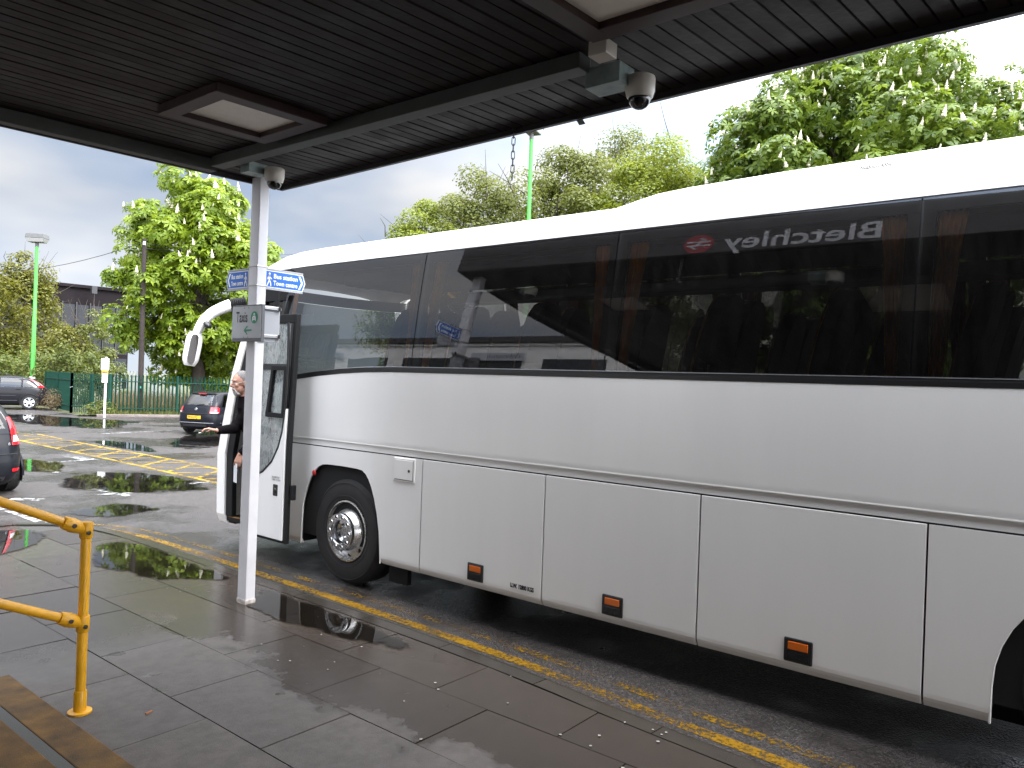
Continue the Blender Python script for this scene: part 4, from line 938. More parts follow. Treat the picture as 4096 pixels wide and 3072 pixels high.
c1_ = at(830, 1300, 8.74); MB().ellipsoid(c1_, 0.05, 0.06, 0.035, 14, 8, Quaternion(FW, 0.6).to_matrix()).build('kerb_mirror', m_cblk, ma, smooth=True)
# wheels
m_tyre = pm('tyre_rubber', (0.012, 0.011, 0.011), 0.8, var=0.25, vs=8, bump=0.1, bs=60)
m_alloy = pm('wheel_alloy', (0.55, 0.54, 0.53), 0.28, 0.9, var=0.25, vs=7, rvar=0.12); m_chrome = pm('hub_chrome', (0.55, 0.55, 0.56), 0.22, 1.0)
def coach_wheel(y, front):
    c = Vector((4.855, y, 0.528)); a = (-1, 0, 0)
    w = MB().lathe([(.30, -.02), (.31, .005), (.36, .012), (.45, .01), (.49, -.005), (.515, -.03), (.525, -.06), (.525, -.26), (.50, -.29), (.33, -.29)], c, a, 72, True).build('tyre', m_tyre, coach, smooth=30)
    for rr_ in (.345, .47): MB().lathe([(rr_ - .004, .010), (rr_, .0135), (rr_ + .004, .010)], c, a, 60).build('sidewall_ring', m_tyre, w, smooth=True)
    if front:
        MB().lathe([(.300, .0), (.298, .010), (.285, .012), (.278, -.02), (.265, -.035), (.215, -.02), (.185, .045), (.178, .055)], c, a, 60).build('rim', m_alloy, w, smooth=30)
        for k in range(10):
            t_ = 2 * math.pi * k / 10 + .2; d = Vector((0, math.cos(t_), math.sin(t_))); e = Vector((0, -math.sin(t_), math.cos(t_)))
            MB().add([c + d * (.238 + .020 * math.cos(b_)) + e * .030 * math.sin(b_) + Vector((.026 - (.003 if math.cos(b_) < 0 else -.004), 0, 0)) for b_ in [i * math.pi / 8 for i in range(16)]], [tuple(range(16))]).build('hand_hole', m_dark, w)
        MB().lathe([(.180, .03), (.182, .085), (.176, .095), (.120, .097), (.112, .090), (.108, .03), (.075, -.01), (.060, .03), (.050, .036), (0, .036)], c, a, 60).build('hub', m_chrome, w, smooth=30)
        for k in range(10):
            t_ = 2 * math.pi * k / 10; d = Vector((0, math.cos(t_), math.sin(t_)))
            MB().lathe([(.021, .0), (.019, .006), (.013, .004), (.012, -.001), (0, -.001)], c + d * .148 + Vector((-.0965, 0, 0)), a, 14).build('nut_cover', m_chrome, w, smooth=30)
            MB().lathe([(.012, 0.0), (0, 0.0005)], c + d * .148 + Vector((-.0975, 0, 0)), a, 10).build('nut_shadow', m_dark, w)
    else:
        MB().lathe([(.300, .0), (.296, .008), (.28, -.05), (.25, -.14), (.16, -.15), (.12, -.10), (0, -.10)], c, a, 48).build('rim', m_alloy, w, smooth=30)
coach_wheel(5.93, True); coach_wheel(-0.12, False)
MB().lathe([(.30, 0), (.525, 0), (.525, .28), (.3, .28)], (7.08, 5.93, .528), (1, 0, 0), 40, True).build('tyre', m_tyre, coach)
MB().lathe([(.30, 0), (.525, 0), (.525, .28), (.3, .28)], (7.08, -.12, .528), (1, 0, 0), 40, True).build('tyre', m_tyre, coach)
MB().box(5.25, 7.0, -3.3, 7.0, 0.36, 0.40).box(5.45, 6.85, -3.2, 5.2, 0.12, 0.36).box(6.9, 7.3, 0.6, 5.3, 0.05, 0.4).box(6.9, 7.3, -3.3, -0.8, 0.05, 0.4).build('chassis_light_block', m_dark, coach)  # flat chassis slab plus lower boxes added to block light under the coach
MB().box(4.95, 5.0, 5.15, 5.40, 0.12, 0.42).build('mud_flap', m_rub, coach)
# ------------------------------------------------------------------ station wing behind the viewer (seen mirrored in the coach windows)
m_rend = pm('station_render', (0.62, 0.60, 0.57), 0.7, var=0.08, vs=1.5); m_band = pm('station_roof_band', (0.03, 0.026, 0.026), 0.6); m_win = pm('station_window', (0.03, 0.033, 0.036), 0.08)
wg = thing('station_wing', 'white rendered station wing with a dark roof band facing the coach', 'building', (-4.5, 18, 0))
MB().box(-8, -4.5, 7.8, 34, 0, 5.40).build('wall', m_rend, wg)
MB().box(-8.1, -4.40, 7.75, 34.1, 5.402, 5.62).build('roof_band', m_band, wg)
MB().box(-4.495, -4.44, 7.8, 34, 5.28, 5.31).build('pipe', m_rend, wg)
for k in range(10):
    y = 9.0 + 2.4 * k
    MB().box(-4.498, -4.47, y, y + 1.75, 1.0, 4.80).build('window', m_win, wg)
for y in (11.3, 18.2):
    sg = MB().box(-4.44, -4.40, y, y + 1.7, 4.72, 4.98).build('sign_board', m_grey, wg)
    lettering('i Information', 0.21, (-4.397, y + 0.1, 4.79), (0, 1, 0), (0, 0, 1), m_blk, sg, sx=0.95)
sb = thing('station_building', 'grey brick station entrance behind the steps under the canopy', 'building', (-2.8, 0, 0))
MB().box(-5.5, -2.75, -15, 6.2, 0, 3.66).build('wall', pm('station_brick', (0.33, 0.30, 0.28), 0.85, var=0.15, vs=9), sb)
for k in range(5):
    y = -4.5 + 2.1 * k; MB().box(-2.748, -2.70, y, y + 1.7, 0.42, 2.7).build('window', m_win, sb)

# ------------------------------------------------------------------ palisade fence, gate
m_pal = pm('palisade_green', (0.0035, 0.038, 0.024), 0.55, spec=0.25, var=0.12, vs=3); m_palw = pm('palisade_galvanised', (0.28, 0.30, 0.31), 0.6, 0.2)
def pale_mesh(h, w):
    """W-section pale with a splayed three-point top"""
    s_ = [(-w, 0.006), (-w * .45, -.012), (0, .004), (w * .45, -.012), (w, .006)]
    mb = MB(); P = [[Vector((x, y, z)) for x, y in s_] for z in (0.05, h - 0.10)]; top = [Vector((x * k, y - .01, z)) for (x, y), z, k in zip(s_, (h, h - .05, h + .02, h - .05, h), (1.0, 1, 1, 1, 1.0))]
    P.append(top); mb.shell(P, (0, 0.005, 0)); return mb.mesh()
def palisade(root, A, B, h, mat, step, w=0.032, posts=True, z0=0.0):
    d = B - A; d.z = 0; ln = d.length; d.normalize(); n = Vector((-d.y, d.x, 0)); me = pale_mesh(h, w); me.materials.append(mat); az = math.atan2(d.y, d.x); off = OFFS[root.name]
    k = step / 2
    while k < ln:
        o = bpy.data.objects.new('pale', me); COL.objects.link(o); o.parent = root; p = A + d * k + n * 0.03; o.location = Vector((p.x, p.y, z0)) - off; o.rotation_euler = (0, 0, az); k += step
    for z in (0.32, h - 0.32):
        MB().obox((A + B) / 2 + UP * (z + z0), d * ln / 2, n * 0.02, (0, 0, 0.022)).build('rail', mat, root)
    if posts:
        k = 0.0
        while k <= ln + .01:
            p = A + d * k; MB().box(p.x - .04, p.x + .04, p.y - .05, p.y + .05, z0, z0 + h).build('post', mat, root); k += ln / max(1, round(ln / 2.75))
G0 = Vector((gD.x, gD.y, 0)); E0 = G0 + fdir * 22
fe = thing('palisade_fence', 'green steel palisade fence in front of the big chestnut tree', 'fence', G0)
palisade(fe, G0 + fdir * 0.05, E0, 1.84, m_pal, 0.155)
gA = at(215, 1632, 37.6); gA.z = 0; gB = at(283, 1655, 34.6); gB.z = 0; gC = at(362, 1660, 34.0); gC.z = 0
ga = thing('palisade_gate', 'green palisade gate bay standing between the black hatchback and the white sign pole', 'gate', gB)
palisade(ga, gB, gC, 1.82, m_pal, 0.125, 0.028); palisade(ga, gC + (G0 - gC) * 0.05, G0, 1.82, m_pal, 0.14, 0.028)
MB().tube([gB + Vector((0.02, -0.06, 1.2)), gB + Vector((-0.1, -0.08, 1.16))], 0.015, 6).build('padlock', pm('lock_steel', (.4, .4, .4), .4, .8), ga)
fs = thing('palisade_fence', 'short green palisade return running back from the gate beside the hedge', 'fence', gA)
palisade(fs, gA - (gB - gA) * 0.6, gB, 1.82, m_pal, 0.13)
fw_ = thing('palisade_fence', 'pale galvanised palisade fence far behind the green one', 'fence', at(430, 1560, 50))
wa, wb = at(395, 1585, 52), at(720, 1590, 54); wa.z = 0; wb.z = 0
palisade(fw_, wa, wb, 2.0, m_palw, 0.2, 0.045)
# low kerb and verge in front of the fence
kc = pm('far_kerb', (0.16, 0.13, 0.12), 0.7, var=0.3, vs=2)
k0, k1 = G0 + fnrm * 0.95 - fdir * 0.5, G0 + fnrm * 0.95 + fdir * 24
fk = MB().obox((k0 + k1) / 2 + UP * 0.03, fdir * (k1 - k0).length / 2, fnrm * 0.08, (0, 0, 0.075)).build('far_kerb', kc, None, bevel=0.02); fk['kind'] = 'structure'
m_verge = pm('verge_grass', (0.05, 0.062, 0.016), 0.95, var=0.5, vs=2.5, bump=0.5, bs=12)
vg = [G0 + fnrm * 0.9 - fdir * 1.2, G0 + fnrm * 0.9 + fdir * 24, G0 - fnrm * 0.5 + fdir * 24, G0 - fnrm * 0.5 - fdir * 1.2]
poly_sheet('verge', [(p.x, p.y) for p in vg], 0.085, m_verge)['kind'] = 'structure'

# ------------------------------------------------------------------ foliage
rg = np.random.default_rng(11)
def rot_frames(nrm, up_mix=0.0):
    """orthonormal frames (N,3,3) with the third axis along nrm and a random spin"""
    n = nrm / np.linalg.norm(nrm, axis=1, keepdims=True); a = rg.normal(size=n.shape); u = a - (a * n).sum(1, keepdims=True) * n; u /= np.linalg.norm(u, axis=1, keepdims=True); v = np.cross(n, u)
    return np.stack([u, v, n], axis=2)
def palmate(nl=6, droop=0.32):
    """horse-chestnut leaf: leaflets fanned from one point, joined in one island"""
    vs = [(0, 0, 0)]; fs = []
    for k in range(nl):
        a = -math.pi * 0.88 + 2 * math.pi * 0.88 * k / (nl - 1); l = 1.0 - 0.30 * abs(k - (nl - 1) / 2) / ((nl - 1) / 2); c, s = math.cos(a), math.sin(a); w = 0.23 * l
        def q(r, t, z): return (c * r - s * t, s * r + c * t, z)
        b = len(vs); vs += [q(.62 * l, w, -droop * .22 * l), q(.62 * l, -w, -droop * .22 * l), q(l, 0, -droop * l), ]
        fs += [(0, b + 1, b), (b + 1, b + 2, b)]
    return np.array(vs), fs
def simple_leaf():
    return np.array([(0, 0, 0), (.5, .30, .05), (1, 0, -.1), (.5, -.30, .05)]), [(0, 1, 2, 3)]
def leafy(name, pos, nrm, size, tpl, mat, parent):
    v, f = tpl; N_ = len(pos); F = rot_frames(nrm); sz = (size * rg.uniform(0.7, 1.25, N_))[:, None, None]
    V = (np.einsum('nij,kj->nki', F, v) * sz + pos[:, None, :]).reshape(-1, 3); k = len(v)
    off = OFFS.get(parent.name, Vector()) if parent else Vector(); V = V - np.array(off)
    fa = np.array([len(x) for x in f]); flat = np.concatenate([np.array(x) for x in f])
    loops = (flat[None, :] + (np.arange(N_) * k)[:, None]).ravel(); tot = np.tile(fa, N_); st_ = np.concatenate([[0], np.cumsum(tot)[:-1]])
    me = bpy.data.meshes.new(name); me.vertices.add(len(V)); me.vertices.foreach_set('co', V.ravel().astype(np.float32)); me.loops.add(len(loops)); me.loops.foreach_set('vertex_index', loops.astype(np.int32))
    me.polygons.add(len(tot)); me.polygons.foreach_set('loop_start', st_.astype(np.int32)); me.polygons.foreach_set('loop_total', tot.astype(np.int32)); me.update(calc_edges=True); me.validate()
    return link(name, me, mat, parent)
def crown_points(c, rad, nlobe, lobe_r, per, fill=0.35, shape=None, flat=0.8):
    """clumps of leaves: lobes spread through an egg-shaped crown, leaves on the outer skin of each lobe"""
    c = np.array(c); rad = np.array(rad); d = rg.normal(size=(nlobe, 3)); d /= np.linalg.norm(d, axis=1, keepdims=True)
    r = rg.uniform(0.25, 1.0, nlobe) ** (1 / 2.2); L_ = d * r[:, None]
    if shape: L_[:, :2] *= np.array([shape(z) for z in L_[:, 2]])[:, None]
    L_ = c + L_ * rad
    lr = lobe_r * rg.uniform(0.65, 1.25, nlobe)
    dd = rg.normal(size=(nlobe, per, 3)); dd[:, :, 2] += 0.25; dd /= np.linalg.norm(dd, axis=2, keepdims=True); rr = rg.uniform(fill, 1.0, (nlobe, per)) ** 0.5
    P = L_[:, None, :] + dd * (rr * lr[:, None])[:, :, None] * np.array([1, 1, flat]); P = P.reshape(-1, 3)
    nr = dd.reshape(-1, 3) * 0.8 + np.array([0, 0, 0.75]) + rg.normal(size=P.shape) * 0.35
    return P, nr, L_
m_bark = pm('bark', (0.055, 0.042, 0.032), 0.9, var=0.35, vs=6, bump=0.5, bs=20)
def limbs(mb, base, ends, r0, split=0.35, n=6):
    base = Vector(base)
    for e in ends:
        e = Vector(e); m1 = base.lerp(e, split) + Vector((rnd.uniform(-.3, .3), rnd.uniform(-.3, .3), rnd.uniform(.1, .6))); m2 = base.lerp(e, 0.7) + Vector((rnd.uniform(-.3, .3), rnd.uniform(-.3, .3), rnd.uniform(-.1, .4)))
        mb.tube([base, m1, m2, e], [r0, r0 * .7, r0 * .4, r0 * .12], n, False)
CANDLE = []
def candle_mesh():
    """upright flower spike: whorls of small blossoms narrowing to the tip"""
    mb = MB(); pts = []; rs = []
    for k in range(9): u = k / 8; pts.append((0.02 * math.sin(k), 0.02 * math.cos(k * 1.7), u)); rs.append(0.24 * (1 - u) ** .8 * (1.0 if k % 2 else .62) + .012)
    mb.tube(pts, rs, 7); return mb.mesh()
def flower_candles(tree, pos, h):
    if not CANDLE:
        CANDLE.append(candle_mesh()); CANDLE[0].materials.append(pm('chestnut_flower', (0.62, 0.58, 0.44), .8, var=.1, vs=20))
    off = OFFS[tree.name]
    pos = sorted(pos, key=lambda q: (Vector(q) - Vector((0, 0, 2))).length)
    for q in pos[:300]:
        o = bpy.data.objects.new('flower_candle', CANDLE[0]); COL.objects.link(o); o.parent = tree; o.location = Vector(q) - off; hh = h * rnd.uniform(.75, 1.25); o.scale = (hh, hh, hh); o.rotation_euler = (rnd.uniform(-.3, .3), rnd.uniform(-.3, .3), rnd.uniform(0, 6))
    if len(pos) > 300:
        mb = MB()
        for q in pos[300:]:
            mb.tube([Vector(q), Vector(q) + UP * h * .5, Vector(q) + UP * h], [.2 * h, .13 * h, .01], 6)
        tag(mb.build('flower_candles', CANDLE[0].materials[0], tree), kind='stuff')
def tree(name, label, base, c, rad, nlobe, lobe_r, per, tpl, lsize, mat, trunk_r, shape=None, nlimb=14, twigs=0, group=None, candles=0, fill=0.35, ch=0.3, extra=None, zmin=2.0):
    base = Vector(base); t_ = thing(name, label, 'tree', base, group=group)
    P, nr, Lb = crown_points(c, rad, nlobe, lobe_r, per, fill, shape)
    if extra is not None:
        for ec, er, en, ep in extra:
            P2, n2, L2 = crown_points(ec, er, en, lobe_r, ep, fill); P = np.vstack([P, P2]); nr = np.vstack([nr, n2])
    keep = P[:, 2] > 0.6; P, nr = P[keep], nr[keep]
    cr_ = leafy('crown', P, nr, lsize, tpl, mat, t_)
    c = Vector(c); fork = base.lerp(c, 0.55); fork.x, fork.y = base.x * .6 + c.x * .4, base.y * .6 + c.y * .4
    mb = MB().tube([base - UP * .1, base.lerp(fork, .15) + UP * .02, base.lerp(fork, .6), fork, c + UP * rad[2] * .35], [trunk_r * 1.35, trunk_r, trunk_r * .85, trunk_r * .7, trunk_r * .2], 10, False)
    mb.build('trunk', m_bark, t_, smooth=True)
    mb = MB(); ends = Lb[rg.permutation(len(Lb))[:nlimb]]
    for i, e in enumerate(ends): limbs(mb, base.lerp(c, rnd.uniform(.45, .95)), [e], trunk_r * .38)
    if twigs:
        for i in range(twigs):
            l_ = Vector(Lb[rg.integers(len(Lb))]); d = (l_ - c); d.z = abs(d.z) * .6 + 1.0; d.normalize(); q = l_ + Vector(rg.normal(size=3)) * lobe_r * .4; e = q + d * rnd.uniform(.8, 2.0) + Vector(rg.normal(size=3)) * .35
            mb.tube([q, q.lerp(e, .5) + Vector(rg.normal(size=3)) * .1, e], [.022, .015, .006], 4, False)
    mb.build('branches', m_bark, t_)
    if candles:
        outer = []
        for i in rg.permutation(len(P))[:candles * 40]:
            d = (Vector(P[i]) - c); q = Vector((d.x / rad[0], d.y / rad[1], d.z / rad[2]))
            if q.length > .66 and P[i][2] > zmin and d.dot(FW) < rad[0] * .25: outer.append(Vector(P[i]) + d.normalized() * lsize * .3)
            if len(outer) >= candles: break
        flower_candles(t_, outer, ch)
    return t_
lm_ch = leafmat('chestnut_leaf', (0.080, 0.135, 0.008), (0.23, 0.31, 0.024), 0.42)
lm_ch2 = leafmat('chestnut_leaf_dark', (0.050, 0.092, 0.008), (0.145, 0.210, 0.024), 0.38)  # darker mid-green for the right-hand chestnut
lm_yel = leafmat('young_leaf_yellow', (0.065, 0.070, 0.007), (0.155, 0.155, 0.018), 0.4)
lm_ol = leafmat('young_leaf_olive', (0.075, 0.095, 0.016), (0.165, 0.185, 0.040), 0.38)
lm_lime = leafmat('young_leaf_lime', (0.11, 0.15, 0.012), (0.20, 0.24, 0.026), 0.42)
lm_hedge = leafmat('hedge_leaf', (0.045, 0.075, 0.009), (0.16, 0.18, 0.038), 0.3)
PAL = palmate(); SL = simple_leaf()
def gp(px, py, d):
    p = at(px, py, d); p.z = 0; return p
egg = lambda z: 1.0 - 0.38 * max(0, z) ** 1.5 - 0.10 * max(0, -z) ** 2
c = at(790, 1110, 38.5)
tree('chestnut_tree', 'broad flowering horse chestnut behind the green fence, left of the white post', gp(800, 1500, 39), (c.x, c.y, 6.6), (3.85, 3.7, 5.6), 170, 1.0, 62, PAL, 0.33, lm_ch, 0.36, egg, 16, candles=170, fill=.5, ch=.36)
c = at(3490, 600, 25.5)
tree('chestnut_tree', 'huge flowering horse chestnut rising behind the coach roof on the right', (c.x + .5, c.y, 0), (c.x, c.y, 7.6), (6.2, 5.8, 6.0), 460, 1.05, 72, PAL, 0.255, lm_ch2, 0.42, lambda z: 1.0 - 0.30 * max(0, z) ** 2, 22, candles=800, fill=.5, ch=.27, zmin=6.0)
for px, pw_, topy, d, mat, per, nl_, tw, lab in [
        (1690, 300, 790, 33, lm_lime, 300, 80, 10, 'small lime-green young tree at the left end of the row behind the coach'),
        (1900, 380, 640, 34, lm_ol, 190, 130, 70, 'thinly leaved olive tree with bare twigs left of the right-hand lamp'),
        (2230, 440, 545, 33, lm_ol, 240, 150, 40, 'olive spring tree directly right of the tall lamp behind the coach'),
        (2470, 360, 480, 36, lm_ol, 150, 110, 80, 'twiggy sparse tree just left of the huge chestnut'),
        (2640, 500, 560, 31, lm_lime, 240, 170, 12, 'yellow-green tree touching the left side of the huge chestnut')]:
    top = at(px, topy, d).z; c = at(px, 1200, d); cz = top * .56; r = pw_ / 2 * d / FPX * 1.45
    tree('spring_tree', lab, (c.x, c.y, 0), (c.x, c.y, cz), (r, r, top - cz - .3), nl_, 0.85, int(per * 1.6), SL, 0.145, mat, 0.16, egg, 18, twigs=tw, group='spring trees behind the coach', fill=.3)
c = at(95, 1250, 50); tree('spring_tree', 'yellow-green tree behind the left lamp post', (c.x, c.y, 0), (c.x, c.y, 5.2), (2.5, 2.5, 4.1), 100, .8, 120, SL, .22, lm_yel, .16, egg, 14, twigs=60, fill=.3)
c = at(-60, 1300, 46); tree('spring_tree', 'yellow-green tree cut off by the left picture edge', (c.x, c.y, 0), (c.x, c.y, 4.6), (2.8, 2.6, 4.0), 80, .9, 110, SL, .22, lm_yel, .15, egg, 10, twigs=30, fill=.3)
c = at(372, 1360, 47); tree('spring_tree', 'slim young tree growing in front of the dark office building', (c.x, c.y, 0), (c.x, c.y, 3.2), (1.0, 1.2, 2.4), 36, .5, 100, SL, .18, lm_ol, .09, egg, 8, twigs=40, fill=.3)
c = at(250, 1400, 46); tree('spring_tree', 'low bushy tree under the dark office building', (c.x, c.y, 0), (c.x, c.y, 2.6), (1.8, 1.8, 1.9), 50, .7, 100, SL, .2, lm_yel, .09, egg, 8, twigs=20, fill=.3)
# hedge of bramble and shrubs behind the black hatchback
def shrub(name, label, px, pyb, d, w, h, n, mat, lsize, tpl=SL, grp=None):
    c = gp(px, pyb, d); t_ = thing(name, label, 'shrub', c, group=grp)
    P, nr, Lb = crown_points((c.x, c.y, h * .5), (w / 2, w / 2.6, h * .52), max(10, n // 70), .45, 70, .4); keep = P[:, 2] > .05
    leafy('foliage', P[keep], nr[keep], lsize, tpl, mat, t_)
    mb = MB()
    for e in Lb[:10]: mb.tube([c, c.lerp(Vector(e), .5) + UP * .2, Vector(e)], [.03, .02, .008], 5, False)
    mb.build('stems', m_bark, t_)
for i, (px, d, w, h, lab) in enumerate([(30, 43, 3.4, 2.9, 'bramble shrub behind the black hatchback roof at the left edge'), (150, 42, 2.8, 2.9, 'bramble shrub behind the left lamp post foot'), (245, 41, 2.4, 3.1, 'tall bramble shrub left of the green gate'), (335, 44, 3.0, 3.0, 'bramble shrub behind the green gate'), (90, 46, 4.0, 3.6, 'rear bramble shrub further behind the lamp post'), (420, 46, 2.6, 2.7, 'bramble shrub behind the white sign pole')]):
    shrub('bramble_shrub', lab, px, 1640, d, w, h, 2600, lm_hedge, .16, SL, 'bramble hedge by the car park')
shrub('sapling', 'bright chestnut sapling growing through the fence behind the dark hatchback', 850, 1640, 39.2, 1.9, 1.5, 420, lm_ch, .22, PAL)
shrub('dry_bush', 'small brown dry bush right of the black hatchback', 205, 1640, 36.2, .9, .85, 1500, leafmat('dry_leaf', (.10, .075, .035), (.22, .16, .08), .3), .13, (SL[0] * np.array([1, .25, 1]), SL[1]))
shrub('weed_clump', 'clump of green weeds at the foot of the white sign pole', 385, 1660, 33.2, 1.3, .55, 700, lm_hedge, .11)
# tall dry grass behind the fence and short growth along its foot
def grass(name, pts_n, f_pos, h, w, mat):
    N_ = pts_n; base = np.array([f_pos() for _ in range(N_)]); hh = h * rg.uniform(.5, 1.2, N_); az = rg.uniform(0, 2 * math.pi, N_); lean = rg.normal(size=(N_, 2)) * .22
    u = np.stack([np.cos(az), np.sin(az), np.zeros(N_)], 1) * w; tip = base + np.stack([lean[:, 0] * hh, lean[:, 1] * hh, hh], 1); V = np.stack([base - u, base + u, tip], 1).reshape(-1, 3)
    me = bpy.data.meshes.new(name); me.from_pydata(V.tolist(), [], [(3 * i, 3 * i + 1, 3 * i + 2) for i in range(N_)])
    return tag(link(name, me, mat), kind='stuff')
def fpos(a0, a1, b0, b1):
    def f():
        p = G0 + fdir * rnd.uniform(a0, a1) - fnrm * rnd.uniform(b0, b1); return (p.x, p.y, 0.05)
    return f
tag(grass('dry_grass', 9000, fpos(.3, 20, .4, 9), 1.0, .02, leafmat('straw', (.13, .10, .05), (.25, .19, .10), .3)), 'tall straw-coloured grass standing behind the green fence', 'grass')
tag(grass('meadow_grass', 9000, fpos(.3, 20, .3, 10), .5, .02, leafmat('meadow', (.04, .065, .012), (.11, .13, .03), .3)), 'green undergrowth behind the green fence', 'grass')
tag(grass('verge_weeds', 5000, fpos(-.8, 20, -.85, .25), .22, .018, leafmat('weeds', (.04, .06, .012), (.13, .13, .035), .3)), 'short weeds along the foot of the green fence', 'grass')

# ------------------------------------------------------------------ far office building
m_off = pm('office_cladding', (0.012, 0.0095, 0.011), 0.9, spec=0.1, var=0.15, vs=.5); m_offg = pm('office_glass', (0.02, 0.022, 0.027), 0.3, spec=.2); m_mull = pm('office_mullion', (0.02, 0.02, 0.022), .5)
pa, pb = at(-250, 1100, 72), at(520, 1176, 84); pa.z = pb.z = 0; bd = (pb - pa).normalized(); bl = (pb - pa).length; bn_ = Vector((bd.y, -bd.x, 0))
ob = thing('office_building', 'dark office block with glazed bays beyond the left trees', 'building', pa)
MB().obox((pa + pb) / 2 - bn_ * 6 + UP * 5.25, bd * bl / 2, bn_ * 6, (0, 0, 5.25)).build('wall', m_off, ob)
MB().obox((pa + pb) / 2 - bn_ * 5.9 + UP * 10.7, bd * (bl / 2 + .2), bn_ * 6.2, (0, 0, .16)).build('parapet', m_off, ob)
nb_ = int(bl / 1.25); wm = MB().box(-.53, .53, 0, .05, 0, 2.35).mesh(); wm.materials.append(m_offg); az_ = math.atan2(bd.y, bd.x)
for k in range(nb_):
    p = pa + bd * (k + .5) * bl / nb_ + bn_ * .02
    for z in (0.9, 3.7, 6.4):
        o = bpy.data.objects.new('window', wm); COL.objects.link(o); o.parent = ob; o.location = Vector((p.x, p.y, z)) - OFFS[ob.name]; o.rotation_euler = (0, 0, az_)
    q = pa + bd * k * bl / nb_ + bn_ * .1; MB().obox(q + UP * 4.8, bd * .06, bn_ * .08, (0, 0, 4.2)).build('mullion', m_mull, ob)
MB().obox(at(376, 1160, 80) + UP * .0, bd * .25, bn_ * .25, (0, 0, .4)).build('roof_vent', m_mull, ob)

# ------------------------------------------------------------------ lamp posts
m_lg = pm('lamp_green', (0.06, 0.38, 0.05), 0.45, var=.05, vs=3); m_teal = pm('lamp_base_teal', (0.015, 0.07, 0.075), .5); m_lh = pm('lantern_grey', (0.11, 0.11, 0.108), .6, var=.1, vs=5); m_bowl = pm('lantern_bowl', (0.30, 0.30, 0.29), .3, spec=.4)
def lamp(base, top, r, hw, label, yaw):
    t_ = thing('lamp_post', label, 'lamp', base); base = Vector(base); top = Vector(top)
    MB().tube([base, base + UP * 1.35, base + UP * 1.36], [r * 1.75, r * 1.75, r * 1.4], 16).build('base', m_teal, t_, smooth=True)
    MB().tube([base + UP * 1.37, base + UP * 1.50], [r * 1.9, r * 1.5], 16).build('collar', m_wp, t_, smooth=True)
    mid = base.lerp(top, .55)
    MB().tube([base + UP * 1.51, mid, mid + UP * .03, top], [r * 1.15, r * 1.05, r * .9, r * .85], 16).build('pole', m_lg, t_, smooth=True)
    MB().tube([top - UP * .02, top + UP * .22], r * .95, 14).build('spigot', m_lh, t_, smooth=True)
    cy_a, sy_a = Vector((math.cos(yaw), math.sin(yaw), 0)), Vector((-math.sin(yaw), math.cos(yaw), 0)); z0 = top + UP * .2
    def fr(s, z, k=.62): return [z0 + cy_a * s * a + sy_a * s * k * b + UP * z for a, b in ((-1, -1), (1, -1), (1, 1), (-1, 1))]
    a, b_ = fr(hw * .80, 0), fr(hw, .20); MB().add(a + b_, [(0, 1, 2, 3), (4, 5, 6, 7), (0, 1, 5, 4), (1, 2, 6, 5), (2, 3, 7, 6), (3, 0, 4, 7)]).build('bowl', m_bowl, t_, bevel=.02)
    a, b_ = fr(hw * 1.02, .201), fr(hw * .97, .46); MB().add(a + b_, [(0, 1, 2, 3), (4, 5, 6, 7), (0, 1, 5, 4), (1, 2, 6, 5), (2, 3, 7, 6), (3, 0, 4, 7)]).build('hood', m_lh, t_, bevel=.02)
b0 = gp(126, 1600, 41); lamp(b0, at(148, 985, 41), .095, .48, 'bright green lamp post with a boxy lantern behind the black hatchback', AZ - math.pi / 2 + .1)
b1 = gp(2112, 1000, 24.5); lamp(b1, at(2126, 556, 24.5), .072, .42, 'bright green lamp post rising behind the coach roof below the canopy edge', AZ - .4)

# utility pole with wires
up_ = thing('utility_pole', 'dark wooden utility pole standing in front of the chestnut foliage', 'pole', gp(560, 1640, 36.2)); ub, ut = gp(560, 1640, 34.6), at(578, 955, 34.6)
OFFS[up_.name] = ub.copy(); up_.location = ub
m_wood = pm('pole_wood', (0.026, 0.019, 0.016), .9, var=.3, vs=9, bump=.4, bs=40)
MB().tube([ub, ub.lerp(ut, .5), ut], [.125, .11, .095], 14).build('shaft', m_wood, up_, smooth=True)
MB().box(ut.x - .10, ut.x - .02, ut.y - .16, ut.y - .08, ut.z - .30, ut.z - .15).build('insulator_box', m_wp, up_)
MB().tube([at(560, 1545, 34.4), at(560, 1553, 34.4)], .06, 8).build('number_plate', pm('pole_tag', (.05, .35, .25), .5), up_)
m_wire = pm('wire_black', (.03, .03, .032), .6)
for e, dz, lab in ((at(-120, 1078, 55), 0, 'thin overhead wire running left from the wooden utility pole'), (at(1500, 985, 70), -.1, 'upper thin overhead wire running right from the wooden utility pole'), (at(1500, 997, 70), -.35, 'lower thin overhead wire running right from the wooden utility pole')):
    s_ = ut - UP * (.15 - dz * .8); pts = [s_.lerp(e, k / 12) - UP * (.6 * 4 * (k / 12) * (1 - k / 12)) for k in range(13)]
    tag(MB().tube(pts, .016, 5, False).build('overhead_wire', m_wire), lab, 'wire')

